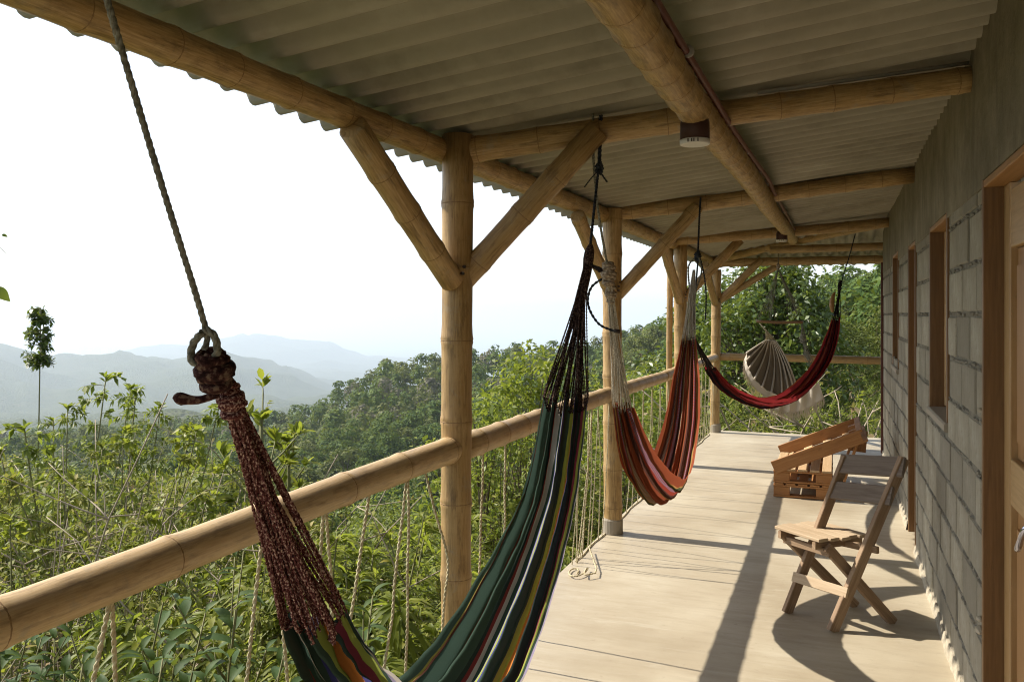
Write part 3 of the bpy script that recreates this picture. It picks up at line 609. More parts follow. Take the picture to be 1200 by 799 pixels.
# ================================================================ hammocks
def hammock(label, A, B, ka, kb, body, widths, ia, ib, fab, cords, ropes, group, seed, pleats=4, amp=.03, ncord=20, cr=.0042, knots=('knot', 'knot'), up=.10, tw=0.0, shift=None, pl_end=.05, edge=.0, ph4=None, u4=1.5):
    """body: list of 3-D points of the cloth's centre line from end a to end b; ka/kb the knots; ia/ib attached cords."""
    H = thing('hammock', label, 'hammock', A, group); rg = random.Random(seed)
    N, Mv = 90, 84; C = bez(body, N); W = np.interp(np.linspace(0, 1, N+1), np.linspace(0, 1, len(widths)), widths)
    AX = (Vector(B)-Vector(A)); AX.z = 0; AX.normalize(); SD = Vector((AX.y, -AX.x, 0))      # sideways, +X-ish
    V = []; U = []; ends = ([], [])
    phs = [rg.uniform(0, 6) for _ in range(6)]
    if ph4 is not None: phs[4] = ph4
    for i in range(N+1):
        u = i/N; T = (C[min(i+1, N)]-C[max(i-1, 0)]).normalized(); S = SD; Nn = S.cross(T).normalized()
        if Nn.z < 0: Nn = -Nn
        e = (2*u-1)**2; ww = W[i]; gath = e
        for j in range(Mv+1):
            v = j/Mv; s = v-.5
            k = pleats
            wob = math.sin(2*PI*k*v + phs[0] + .9*math.sin(3.1*u+phs[1])) + .45*math.sin(2*PI*(k*1.83)*v+phs[2]+2.2*u) + .25*math.sin(2*PI*k*3.3*v+phs[3]+5*u)
            a_ = amp*(1-e) + pl_end*e
            lat = ww*(s + .045*math.sin(2*PI*k*v+phs[4]+u4*u)*(.5+e))
            cup = up*(4*s*s)*(1-e*.75)*(ww/max(W)) 
            n_ = a_*wob*.55*(1-.35*abs(2*s)) + cup - abs(s)**6*edge
            n_ += .011*mnoise.noise(Vector((u*5+seed, v*13, seed*.3)))+.006*mnoise.noise(Vector((u*9+seed, v*22, seed*.7)))+.008*mnoise.noise(Vector((u*30, v*9, seed)))
            fr = .035*mnoise.noise(Vector((v*9, seed*1.3, 2)))+.02*math.sin(2*PI*k*v+phs[5])
            P = C[i] + S*(lat + tw*s*0) + Nn*n_ + T*fr*e**6*(1 if i else 1)
            V.append(P); U.append((u*3.0, v))
            if i == 0: ends[0].append(P)
            if i == N: ends[1].append(P)
    F = [(i*(Mv+1)+j, i*(Mv+1)+j+1, (i+1)*(Mv+1)+j+1, (i+1)*(Mv+1)+j) for i in range(N) for j in range(Mv)]
    cl = link('cloth', mesh('cloth', V, F, [M[fab]], U, True), H)
    for e, (kp, cm) in enumerate(((ka, cords[0]), (kb, cords[1]))):
        kp = Vector(kp)
        for c in range(ncord):
            f = (c+.5)/ncord; q = Vector(ends[e][int(f*Mv)]); o_ = Vector((rg.uniform(-1, 1), rg.uniform(-1, 1), 0))*(.014 if cr > .003 else .008)
            # bundled tightly near the knot, fanning out lower down
            b1 = kp.lerp(q, .30)+ (kp.lerp(sum(ends[e], Vector())/len(ends[e]), .30)-kp.lerp(q, .30))*.55 + o_
            mid = kp.lerp(q, .65) + (kp.lerp(sum(ends[e], Vector())/len(ends[e]), .65)-kp.lerp(q, .65))*.18 + o_*.7
            T = (Vector(C[3 if e == 0 else N-3])-q).normalized()
            pts = bez([kp+o_*.5, b1, mid, q, q+T*.02], 14)
            mm = MB(); rope_mb(mm, pts, cr*rg.uniform(.85, 1.2), strands=2, res=3, n=4, pitch=cr*9); mm.obj('cord', M[cm], H, True)
    return H, cl
def knot(parent, c, ax, r, h, mat, seed, turns=5, thick=.3, name='knot'):
    rg = random.Random(seed); c = Vector(c); ax = Vector(ax).normalized(); a = ax.orthogonal().normalized(); b = ax.cross(a); mm = MB()
    for q in range(3):
        pts = []; t0 = rg.uniform(0, 6)
        for i in range(turns*12+1):
            f = i/(turns*12); th = t0 + 2*PI*turns*f*(1 if q % 2 else -1); rr = r*(.35+.65*math.sin(PI*min(1, f*.92+.06)))*(1-.10*q)*(1+.12*mnoise.noise(Vector((i*.3, q*3.3, seed))))
            pts.append(c + ax*(h*(f-.5)*(1-.1*q)) + (a*math.cos(th)+b*math.sin(th))*rr + ax*.25*r*math.sin(th*.5+q*2))
        mm.tube(pts, [r*thick*(.85+.3*rg.random()) for _ in pts], 7)
    mm.tube([c-ax*h*.45, c-ax*h*.2, c+ax*h*.2, c+ax*h*.45], [r*.3, r*.8, r*.8, r*.3], 10)
    return mm.obj(name, M[mat], parent, True)
def rope_part(parent, pts, r, mat, strands=3, name='rope', n=6): return rope_mb(MB(), pts, r, strands=strands, n=n, res=8).obj(name, M[mat], parent, True)
# --- green striped hammock (nearest)
body = [(-.905,1.335,1.035),(-.908,1.43,.90),(-.91,1.60,.715),(-.905,1.84,.60),(-.895,2.10,.61),(-.885,2.40,.77),(-.892,2.68,.95),(-.905,2.82,1.085),(-.914,2.945,1.285)]
H1, cl1 = hammock('large dark green striped hammock hanging in front, nearest the viewer', (-.9,.65,2.35), (-.92,3.45,2.36), (-.903,1.098,1.495), (-.918,3.245,1.80), body,
    [.15,.21,.27,.31,.30,.24,.19,.175,.165], 0, 0, 'fab_green', ('cord_red', 'cord_dark'), None, 'hammocks slung along the veranda', 3, pleats=4, amp=.046, ncord=64, cr=.0031, up=.07, pl_end=.06, ph4=-1.83, u4=4.0)
knot(H1, (-.903, 1.075, 1.513), (0, -.35, 1), .0255, .060, 'knot', 5, 5, .30)
mm = MB(); mm.tube(bez([(-.903,1.085,1.475),(-.93,1.07,1.466),(-.955,1.06,1.468),(-.962,1.058,1.464)], 12), [.006,.006,.006,.006,.0065,.007,.008,.0095,.0105,.0105,.010,.009,.006], 8); mm.obj('knot_tail', M['knot'], H1, True)
rope_part(H1, bez([(-.902,.62,2.60),(-.901,.864,2.015),(-.902,.965,1.78),(-.903,1.053,1.584),(-.91,1.06,1.545)], 12), .0050, 'rope_grey')
rope_part(H1, bez([(-.903,1.053,1.578),(-.885,1.055,1.565),(-.888,1.06,1.535),(-.922,1.05,1.525),(-.928,1.055,1.552),(-.905,1.05,1.572)], 16), .0062, 'rope_grey', name='rope_loop')
# cloth loop wrapped under the near knot
knot(H1, (-.903, 1.115, 1.462), (0, -.3, 1), .019, .06, 'cord_red', 9, 4, .3, 'cord_wrap')
mm = MB(); pts = bez([(-.918,3.30,1.875),(-.918,3.27,1.82),(-.918,3.245,1.76),(-.918,3.20,1.68)], 14)
mm.tube(pts, [.010,.015,.019,.020,.0205,.021,.020,.019,.0185,.018,.017,.016,.015,.014,.013], 10); mm.obj('cord_wrap', M['cord_dark'], H1, True)
mm = MB(); mm.tube(bez([(-.915,3.25,1.80),(-.89,3.25,1.785),(-.868,3.25,1.775),(-.862,3.25,1.765)], 8), [.006,.007,.007,.008,.009,.010,.011,.010,.008], 8); mm.obj('knot_tail', M['cord_black'], H1, True)
rope_part(H1, [(-.92,3.47,2.43),(-.92,3.45,2.30),(-.92,3.44,2.21)], .0085, 'rope_dark')
rope_part(H1, bez([(-.92,3.44,2.23),(-.918,3.36,2.04),(-.918,3.295,1.87)], 8), .006, 'rope_dark')
knot(H1, (-.92, 3.44, 2.205), (0, 0, 1), .015, .05, 'rope_dark', 6, 4, .33)
rope_part(H1, bez([(-.92,3.44,2.20),(-.95,3.42,2.16),(-.975,3.41,2.125)], 6), .003, 'rope_dark', 2, 'rope_tail'); rope_part(H1, bez([(-.92,3.44,2.20),(-.90,3.44,2.165),(-.885,3.44,2.145)], 6), .004, 'rope_dark', 2, 'rope_tail')
# --- orange hammock
body = [(-.94,3.925,1.17),(-.925,4.02,.98),(-.905,4.14,.82),(-.88,4.32,.68),(-.868,4.52,.615),(-.868,4.78,.64),(-.875,5.05,.75),(-.885,5.32,.93),(-.90,5.52,1.18),(-.91,5.66,1.43)]
H2, cl2 = hammock('orange and rust striped hammock slung between the first and second joist', (-.95,3.47,2.42), (-.90,6.12,2.40), (-.944,3.69,1.775), (-.905,5.87,1.90), body,
    [.09,.15,.20,.24,.25,.25,.23,.21,.17,.09], 0, 0, 'fab_orange', ('cord_white', 'cord_white'), None, 'hammocks slung along the veranda', 8, pleats=6, amp=.045, ncord=26, cr=.0034, up=.10, pl_end=.045)
rope_part(H2, bez([(-.955,3.47,2.44),(-.95,3.46,2.33),(-.945,3.45,2.2),(-.948,3.55,2.0),(-.944,3.68,1.80)], 12), .0055, 'rope_grey')
knot(H2, (-.944, 3.69, 1.78), (0, 0, 1), .030, .11, 'knot_tan', 12, 5, .30)
knot(H2, (-.944, 3.73, 1.70), (0, -.2, 1), .022, .10, 'knot_tan', 14, 5, .32, 'cord_wrap')
rope_part(H2, bez([(-.95,3.69,1.77),(-1.02,3.68,1.72),(-1.035,3.68,1.64),(-.99,3.68,1.56),(-.93,3.68,1.53),(-.90,3.68,1.525)], 16), .006, 'rope_dark', 2, 'rope_tail')
mm = MB(); mm.tube([(-.915,3.68,1.527),(-.89,3.68,1.522)], .009, 8); mm.obj('rope_tip', M['black'], H2, True)
rope_part(H2, bez([(-.90,6.14,2.43),(-.902,6.10,2.3),(-.903,6.03,2.02)], 8), .007, 'rope_dark')
knot(H2, (-.903, 6.02, 2.0), (0, 0, 1), .022, .07, 'rope_dark', 15, 4, .33)
rope_part(H2, bez([(-.92,6.0,1.99),(-.955,5.95,1.93),(-.945,5.92,1.80),(-.91,5.85,1.72),(-.905,5.87,1.66)], 12), .0062, 'rope_grey', 2, 'rope_loop')
rope_part(H2, bez([(-.89,6.0,1.99),(-.865,5.95,1.90),(-.885,5.9,1.80),(-.91,5.86,1.70)], 12), .0062, 'rope_grey', 2, 'rope_loop')
rope_part(H2, bez([(-.88,6.02,1.97),(-.855,6.02,1.85),(-.845,6.02,1.72),(-.85,6.02,1.56)], 10), .0058, 'rope_dark', 2, 'rope_tail')
# --- red hammock
body = [(-.862,6.36,1.20),(-.80,6.60,1.05),(-.70,6.98,.92),(-.56,7.50,.825),(-.40,8.15,.81),(-.25,8.72,.91),(-.12,9.22,1.10),(-.04,9.55,1.34),(.0,9.72,1.56)]
H3, cl3 = hammock('crimson and black striped hammock slung near the far end', (-.90,6.14,2.40), (.22,10.5,2.40), (-.94,6.05,1.44), (.035,9.87,1.86), body,
    [.07,.11,.14,.16,.175,.175,.165,.14,.08], 0, 0, 'fab_red', ('cord_black', 'cord_black'), None, 'hammocks slung along the veranda', 13, pleats=5, amp=.036, ncord=18, cr=.004, up=.06, pl_end=.035)
rope_part(H3, bez([(-.90,6.02,1.98),(-.915,5.99,1.75),(-.93,6.02,1.55),(-.94,6.05,1.44)], 8), .0062, 'rope_dark')
rope_part(H3, bez([(.03,9.86,1.82),(.07,10.0,2.02),(.13,10.2,2.22),(.20,10.35,2.5)], 8), .006, 'rope_dark')
knot(H3, (.035, 9.88, 1.90), (.1, .3, 1), .018, .14, 'cord_black', 21, 6, .36)
mm = MB(); mm.tube(bez([(-.035,9.75,1.62),(-.045,9.75,1.70),(-.03,9.78,1.80),(-.01,9.80,1.84)], 8), [.012,.02,.024,.025,.024,.02,.014,.01,.005], 8); mm.obj('cloth_end', M['jamb_lit'], H3, True)
# --- cream hammock chair at the far end
HC = thing('hammock_chair', 'cream fringed hammock chair hanging from a wooden bar at the far end', 'hammock chair', (-.64, 10.8, 2.4))
yb = 10.78
mm = MB(); mm.tube(bez([(-.91, yb+.05, 1.512), (-.64, yb, 1.50), (-.37, yb-.05, 1.505)], 8), .018, 10); mm.obj('spreader_bar', M['jamb'], HC, True)
knot(HC, (-.655, yb, 2.17), (0, 0, 1), .02, .07, 'knot_tan', 31, 4, .33)
rope_part(HC, [(-.655, yb, 2.42), (-.655, yb, 2.14)], .006, 'rope_grey')
rg = random.Random(3)
for i in range(22):
    s = -1 if i % 2 else 1; e = Vector((-.64+s*.255*rg.uniform(.4, 1.0), yb+rg.uniform(-.06, .06), 1.52+rg.uniform(0, .12)))
    mm = MB(); mm.tube(bez([(-.655, yb, 2.15), Vector((-.655, yb, 2.15)).lerp(e, .5)+Vector((s*rg.uniform(-.01, .02), rg.uniform(-.03, .03), -.02)), e], 8), .0028, 4); mm.obj('cord', M['rope_grey'], HC, True)
# shell-shaped back: ridges fan out from the gathered top
arc = bez([(-1.005, yb-.20, 1.13), (-.99, yb-.28, .99), (-.90, yb-.32, .83), (-.76, yb-.30, .70), (-.60, yb-.22, .63), (-.50, yb-.02, .70), (-.47, yb+.14, .78)], 84)
V = []; U = []; Ni, Nj = 26, 84
for i in range(Ni+1):
    g = i/Ni
    for j in range(Nj+1):
        f = j/Nj; ap = Vector((-.80+.115*f, yb-.03+.06*f, 1.285-.01*abs(f-.5))); q = ap.lerp(arc[j], g)
        bow = math.sin(PI*g); q = q + Vector((.02*bow, .20*bow*math.sin(PI*f), .02*bow)) + Vector((.25, .9, -.1))*(.030*math.sin(2*PI*7.5*f+.6)*bow**.6*(1-.25*g))
        q += Vector((0, 1, 0))*.006*mnoise.noise(Vector((g*6, f*14, 2))); V.append(q); U.append((g, f))
link('back_cloth', mesh('back_cloth', V, [(i*(Nj+1)+j, i*(Nj+1)+j+1, (i+1)*(Nj+1)+j+1, (i+1)*(Nj+1)+j) for i in range(Ni) for j in range(Nj)], [M['taupe']], U, True), HC)
for q in range(10):
    j = int(q/9*Nj); mm = MB(); mm.tube([Vector(V[i*(Nj+1)+j])+Vector((-.002, -.014, .002)) for i in range(Ni+1)], [.006+.007*(i/Ni) for i in range(Ni+1)], 6); mm.obj('rib', M['cream'], HC, True)
TOPV = [Vector(V[j]) for j in range(Nj+1)]
# knotted border along the front lip, seat and far lip curling up at the right
V = []; U = []
for j in range(Nj+1):
    f = j/Nj
    for k in range(4):
        q = arc[j]+Vector((-.012*k+.02*k*f, -.006*k, -.028*k-.006*math.sin(j*1.1+k))); V.append(q); U.append((f, k/4))
link('border', mesh('border', V, [(j*4+k, j*4+k+1, j*4+k+5, j*4+k+4) for j in range(Nj) for k in range(3)], [M['cream']], U, True), HC)
V = []; U = []
for i in range(31):
    f = i/30; a0 = Vector((-.74+.54*f, yb-.30+.08*f, .70-.09*math.sin(PI*f)+.13*f*f)); b0 = Vector((-.55+.38*f, yb+.20, .80-.10*math.sin(PI*f)+.16*f))
    for j in range(21):
        g = j/20; q = a0.lerp(b0, g)+Vector((0, 0, -.09*math.sin(PI*g)*(1-f*.4)+.012*math.sin(9*g+7*f))); 
        if f > .85: q += Vector((-(f-.85)*.35*(1-g), 0, (f-.85)*.55))
        V.append(q); U.append((f, g))
link('seat_cloth', mesh('seat_cloth', V, [(i*21+j, i*21+j+1, i*21+22+j, i*21+21+j) for i in range(30) for j in range(20)], [M['cream']], U, True), HC)
RIMV = [Vector(V[30*21+j]) for j in range(21)]
for i in range(20):
    q = TOPV[int(i/19*Nj)]; mm = MB(); mm.tube([(-.89, yb+.05, 1.50), Vector((-.80, yb+.02, 1.40))+Vector((rg.uniform(-.01, .01), (i/19-.5)*.02, 0)), q], .003, 4); mm.obj('cord', M['rope'], HC, True)
for i in range(16):
    v = i/15; q = RIMV[int(v*20)]; mm = MB(); mm.tube(bez([(-.385, yb-.05, 1.50), Vector((-.365, yb-.03, 1.33))+Vector((rg.uniform(-.03, .03), (v-.5)*.08, 0)), Vector((-.30+rg.uniform(-.06, .06), yb+(v-.5)*.3, 1.08)), q], 8), .003, 4); mm.obj('cord', M['rope_grey'], HC, True)
knot(HC, (-.375, yb-.04, 1.31), (0, 0, 1), .035, .12, 'rope_grey', 33, 5, .2)
# woven skirt hanging from the seat's front edge
V = []; U = []; Ns = 70
for i in range(Ns+1):
    f = i/Ns; p = Vector((-.73+.54*f, yb-.31+.08*f+.012*math.sin(f*26), .69-.09*math.sin(PI*f)+.12*f*f))
    for j in range(6):
        g = j/5; V.append(p+Vector((.05*g*f-.02*g*(1-f)+.010*g*math.sin(f*40), -.014*math.sin(f*31+g*3), -.17*g-.02*f*g))); U.append((f, g))
link('skirt', mesh('skirt', V, [(i*6+j, i*6+j+1, i*6+7+j, i*6+6+j) for i in range(Ns) for j in range(5)], [M['cream']], U, True), HC)
mm = MB()
for i in range(190):
    f = (i+.5)/190; q = Vector(V[int(f*Ns)*6+5])+Vector((rg.uniform(-.006, .006), 0, .01)); l = rg.uniform(.07, .13)
    mm.tube([q, q+Vector((rg.uniform(-.01, .01), rg.uniform(-.01, .01), -l*.5)), q+Vector((rg.uniform(-.015, .02), rg.uniform(-.01, .01), -l))], [.0035, .003, .0015], 3, False)
for i in range(90):
    j = int((i+.5)/90*Nj*.8); q = arc[j]+Vector((-.03+.04*j/Nj, -.02, -.07)); l = rg.uniform(.04, .09)
    mm.tube([q, q+Vector((-.008, 0, -l*.5)), q+Vector((-.012+rg.uniform(-.01, .01), 0, -l))], [.0035, .003, .0015], 3, False)
tag(mm.obj('fringe', M['cream'], HC), kind='stuff')
# ================================================================ folding chair
A_, B_, C_, D_ = Vector((-.02, 4.60, 0)), Vector((-.248, 4.80, 0)), Vector((.281, 4.84, 0)), Vector((.10, 5.045, 0))
CH = thing('folding_chair', 'slatted wooden folding chair with crossed legs beside the block wall', 'chair', (0, 4.8, 0))
AT, BT = A_+Vector((.35, .275, .85)), B_+Vector((.30, .235, .815)); WD = (B_-A_).normalized(); BK_ = Vector((.78, .62, 0))
def part(name, mat, p, q, wv, w_, t_): return MB().board(p, q, wv, w_, t_).obj(name, M[mat], CH)
part('side_rail', 'chair', A_, AT, BK_, .058, .030); part('side_rail', 'chair', B_, BT, BK_, .055, .028)
# seat legs just inside the rails
CT, DT = Vector((-.045, 4.67, .405)), Vector((-.265, 4.86, .405))
part('seat_leg', 'chair', C_-WD*-.005, CT, BK_, .052, .026); part('seat_leg', 'chair', D_+WD*-.0, DT, BK_, .052, .026)
up_ = Vector((0, 0, 1))
zs = .44; FR_, FL_, BR_, BL_ = Vector((-.075, 4.63, zs)), Vector((-.325, 4.865, zs)), Vector((.155, 4.90, zs-.012)), Vector((-.085, 5.115, zs-.012))
for i in range(5):
    f0 = (i+.5)/5; a_ = FR_.lerp(BR_, f0); b_ = FL_.lerp(BL_, f0); k_ = .006*((i*37 % 5)-2)
    part('seat_slat', 'chair_pale', a_-WD*k_, b_+WD*(.006*((i*53 % 5)-2)), BK_, (FR_-BR_).length/5-.007, .017)
for s_, (a_, b_) in enumerate(((FR_, BR_), (FL_, BL_))):
    o_ = WD*(.045 if s_ == 0 else -.05); part('seat_bearer', 'chair', a_+o_-Vector((0, 0, .032)), b_+o_-Vector((0, 0, .032)), up_, .040, .022)
part('stretcher', 'chair_pale', A_.lerp(AT, .225)+WD*-.02-BK_*.027, B_.lerp(BT, .225)+WD*.02-BK_*.027, up_+BK_*.4, .052, .016)
part('cross_bar', 'chair', A_.lerp(AT, .47)-WD*.04+BK_*.03, B_.lerp(BT, .47)+WD*.03+BK_*.03, up_, .035, .022)
part('cross_bar', 'chair', C_.lerp(CT, .93)-WD*.012-BK_*.02, D_.lerp(DT, .93)+WD*.012-BK_*.02, up_, .04, .02)
for f_, w_ in ((.955, .108), (.785, .098)):
    n_ = (AT-A_).normalized(); part('backrest_slat', 'chair_dark', A_.lerp(AT, f_)-WD*.03-BK_*.012-up_*.002, B_.lerp(BT, f_)+WD*.012-BK_*.012, n_, w_, .022)
    for P_, Q_ in ((A_, AT), (B_, BT)):
        for dz in (-.022, .022):
            c_ = P_.lerp(Q_, f_)+n_*dz-BK_*.028; mm = MB(); mm.tube([c_, c_+BK_*.01], .003, 6); mm.obj('screw', M['hole'], CH)
# ================================================================ pallet lounger
PL = thing('pallet_lounger', 'low lounger of stacked orange pallets with a tilted pallet back', 'lounger', (-.27, 8.3, 0))
def pp(name, mat, p, q, wv, w_, t_): return MB().board(p, q, wv, w_, t_).obj(name, M[mat], PL)
xa, xb, ya, yb2 = -.515, -.03, 7.80, 8.95
for lv in range(2):
    z0 = .004+.125*lv
    for j in range(3):
        y = ya+.05+(yb2-ya-.10)*j/2
        pp('base_board', 'pallet', (xa, y, z0+.009), (xb, y, z0+.009), (0, 1, 0), .09, .017)
        for x in (xa+.068, xb-.068): pp('spacer_block', 'pallet', (x-.066, y, z0+.054), (x+.066, y, z0+.054), (0, 1, 0), .088, .070)
        pp('cross_board', 'pallet', (xa, y, z0+.098), (xb, y, z0+.098), (0, 1, 0), .092, .016)
    for i in range(5):
        x = xa+.045+(xb-xa-.09)*i/4; pp('deck_board', 'pallet' if lv == 0 else 'pallet_pale', (x, ya+.004, z0+.1145), (x, yb2, z0+.1145), (1, 0, 0), .078, .015)
# tilted back pallet: hinged on the left, rising to the right
t0, t1 = Vector((-.515, 0, .255)), Vector((.20, 0, .565)); dv = (t1-t0).normalized(); nv = Vector((-dv.z, 0, dv.x))
for y in (7.80, 8.76): pp('side_board', 'pallet', t0+Vector((0, y, 0))-dv*.0, t1+Vector((0, y, 0)), nv, .115, .024)
pp('end_board', 'pallet', t1+Vector((0, 7.79, 0))+nv*.048-dv*.0, t1+Vector((0, 8.77, 0))+nv*.048, dv, .05, .018)
pp('end_board', 'pallet', t1+Vector((0, 7.79, 0))-nv*.045, t1+Vector((0, 8.77, 0))-nv*.045, dv, .07, .018)
for y in (8.1, 8.45): pp('spacer_block', 'pallet', t1+Vector((-.05, y-.04, -.02)), t1+Vector((-.05, y+.04, -.02)), nv, .075, .08)
for f in (.10, .34, .58, .82):
    p_ = t0+(t1-t0)*f - nv*.052; pp('slat', 'pallet_pale', p_+Vector((0, 7.815, 0)), p_+Vector((0, 8.745, 0)), dv, .085, .015)
for y in (7.9, 8.66): pp('prop', 'pallet', (.02, y, .02), (.17, y, .50), (0, 1, 0), .07, .022)
pp('prop', 'pallet', (.18, 8.72, .30), (.20, 8.72, .50), (1, 0, 0), .16, .02)
# ================================================================ land
NR = np.random.default_rng(11)
RAD = np.array([0, 3, 6, 12, 25, 50, 100, 180, 300, 420, 600, 900, 1300, 2000], float)
AZC = np.array([-180, -60, -31, -22, -16, -7, 3, 11, 17, 23, 40, 90, 180], float)
ZT = np.array([
 [-1.2,-1.4,-2.4,-5,-10,-18,-32,-50,-70,-85,-100,-130,-180,-240],
 [-1.2,-1.4,-2.4,-5,-10,-18,-32,-50,-70,-85,-100,-130,-180,-240],
 [-1.1,-1.2,-2.0,-4.0,-8,-15,-27,-40,-50,-62,-80,-118,-175,-240],
 [-1.1,-1.2,-2.0,-4.0,-8,-15,-27,-40,-50,-61,-78,-116,-135,-240],
 [-1.1,-1.2,-2.0,-4.0,-8,-15,-28,-44,-55,-60,-88,-135,-175,-240],
 [-1.1,-1.2,-1.9,-3.9,-8,-15,-30,-44,-40,-33,-62,-115,-175,-240],
 [-1.0,-1.1,-1.8,-3.6,-7.5,-14,-26,-34,-30,-27,-55,-110,-175,-240],
 [-1.0,-1.0,-1.5,-3.0,-6,-11,-18,-19,-13,-15,-45,-100,-170,-240],
 [-.9,-.9,-1.0,-1.5,-3.2,-7,-10,-8,-6,-12,-40,-95,-170,-240],
 [-.8,-.8,-.8,-1.0,-2.4,-5,-5.5,-2.5,2,-5,-35,-90,-165,-240],
 [-.7,-.7,-.7,-.7,-1,-2,-1,3,8,6,-15,-70,-150,-230],
 [-.7,-.6,-.6,-.5,0,2,6,16,40,70,105,140,110,-20],
 [-1.2,-1.4,-2.4,-5,-10,-18,-32,-50,-70,-85,-100,-130,-180,-240]], float)
# ridge lines: azimuth (deg) -> drop below eye level per metre of distance
def azx(x): return math.degrees(math.atan((x-600)/1000))
RID1 = np.array([(azx(x), (y-368)/1000) for x, y in ((-900,.0+432),(-300,424),(0,413),(62,427),(80,424),(140,420),(200,424),(262,417),(300,427),(345,440),(420,470),(560,510),(1200,520))])
RID2 = np.array([(azx(x), (y-368)/1000) for x, y in ((-900,440),(-200,436),(60,430),(120,421),(150,414),(182,407),(215,407),(245,401),(282,391),(305,395),(345,401),(385,404),(425,419),(470,424),(530,432),(800,440),(1200,440))])
def vnoise(x, y, seed=0):
    xi = np.floor(x).astype(np.int64); yi = np.floor(y).astype(np.int64); fx = x-xi; fy = y-yi
    def h(a, b):
        n = (a*374761393 + b*668265263 + seed*974711) & 0x7fffffff; n = ((n ^ (n >> 13))*1274126177) & 0x7fffffff
        return ((n ^ (n >> 16)) & 0xffff)/65535.0
    fx = fx*fx*(3-2*fx); fy = fy*fy*(3-2*fy)
    return (h(xi, yi)*(1-fx)+h(xi+1, yi)*fx)*(1-fy)+(h(xi, yi+1)*(1-fx)+h(xi+1, yi+1)*fx)*fy
def fbm(x, y, o=4, seed=0):
    s = 0; a = 1; t_ = 0
    for i in range(o): s = s + a*(vnoise(x*2**i, y*2**i, seed+i)-.5); t_ += a; a *= .55
    return s/t_
def ground(azd, r):
    """terrain height for azimuth (deg, right of the view axis) and distance"""
    azd = np.asarray(azd, float); r = np.asarray(r, float); azd, r = np.broadcast_arrays(azd, r)
    ia = np.clip(np.searchsorted(AZC, azd, 'right')-1, 0, len(AZC)-2); fa = (azd-AZC[ia])/(AZC[ia+1]-AZC[ia]); fa = fa*fa*(3-2*fa)
    lr = np.log(r+4); LR = np.log(RAD+4); rc = np.minimum(lr, LR[-1]); ir = np.clip(np.searchsorted(LR, rc, 'right')-1, 0, len(RAD)-2); fr = (rc-LR[ir])/(LR[ir+1]-LR[ir])
    z = (ZT[ia, ir]*(1-fr)+ZT[ia, ir+1]*fr)*(1-fa)+(ZT[ia+1, ir]*(1-fr)+ZT[ia+1, ir+1]*fr)*fa
    c = np.maximum(.35, np.cos(np.radians(azd)))
    z1 = 1.6-np.interp(azd, RID1[:, 0], RID1[:, 1])*6000*c; z2 = 1.6-np.interp(azd, RID2[:, 0], RID2[:, 1])*12000*c
    far = np.stack([np.full_like(z, -240), np.full_like(z, -380), z1, z1*.6-.4*600, np.full_like(z, -620), z2*.5-.5*720, z2, z2*.55-.45*840, np.full_like(z, -850), np.full_like(z, -850)])
    RF = np.array([2000, 3200, 6000, 6900, 8000, 10400, 12000, 13800, 18000, 60000.]); k = np.clip(np.searchsorted(RF, r, 'right')-1, 0, len(RF)-2); f = np.clip((r-RF[k])/(RF[k+1]-RF[k]), 0, 1)
    zf = np.take_along_axis(far, k[None], 0)[0]*(1-f)+np.take_along_axis(far, k[None]+1, 0)[0]*f
    z = np.where(r > 2000, zf, z)
    a_ = np.radians(azd); px = r*np.sin(a_); py = r*np.cos(a_)
    n1 = fbm(px/9, py/9, 3, 5)*np.clip((r-5)/30, 0, 1)*1.2 + fbm(px/60, py/60, 4, 9)*np.clip((r-40)/200, 0, 1)*9
    rr = 1-2*np.abs(fbm(px/1050+3, py/1050, 5, 21)); n2 = ((rr-.75)*250+(1-2*np.abs(fbm(px/380, py/380+7, 4, 41))-.75)*100)*np.clip((r-900)/2600, 0, 1)*np.clip((19000-r)/6000, 0, 1)
    return z+n1+n2*np.where(r > 2000, .75, .5)
ga = np.radians(-YAW*0)
AZS = np.concatenate([np.arange(-180, -40, 2.5), np.arange(-40, 40, .3), np.arange(40, 180, 2.5)])
RS = np.concatenate([[.5, 1.5], np.geomspace(3, 1200, 60), np.geomspace(1270, 4400, 26), np.arange(4500, 14400, 95), np.geomspace(14600, 58000, 14)])
A2, R2 = np.meshgrid(AZS, RS, indexing='ij'); Z2 = ground(A2, R2)
def polar(azd, r):
    a = np.radians(azd)-YAW     # azimuth from +Y towards +X
    return r*np.sin(a), r*np.cos(a)
X2, Y2 = polar(A2, R2); na, nr = A2.shape
GV = np.stack([X2.ravel(), Y2.ravel(), Z2.ravel()], 1)
i0, j0 = np.meshgrid(np.arange(na), np.arange(nr-1), indexing='ij'); i1 = (i0+1) % na
GF = np.stack([(i0*nr+j0).ravel(), (i0*nr+j0+1).ravel(), (i1*nr+j0+1).ravel(), (i1*nr+j0).ravel()], 1)
t = NT('hillside_ground'); v = t.coord('Object'); n1 = t.noise(v, .02, 10, .72); n2 = t.noise(v, .35, 8, .7)
c = t.ramp(n1, [(.32, (.035,.05,.018)), (.5, (.06,.078,.028)), (.68, (.115,.115,.052))]); c = t.mix(c, t.ramp(n2, [(.3, (.03,.04,.016)), (.7, (.10,.11,.045))]), .5)
vo = t.n('ShaderNodeTexVoronoi'); vo.inputs['Scale'].default_value = .11; t.l(v, vo.inputs['Vector'])
c = t.mix(c, (.17,.15,.09), t.ramp(t.noise(v, .006, 8, .7), [(.6, g3(0)), (.72, g3(.55))]))
t.bump(t.math('SUBTRACT', 1.0, vo.outputs['Distance']), 1.0, 9.0); M['land'] = t.done(c, .95, .05)
tag(link('hillside', mesh('hillside', GV, GF[:, ::-1].copy(), [M['land']], smooth=True)), 'green hillside falling away to hazy mountains', kind='structure')
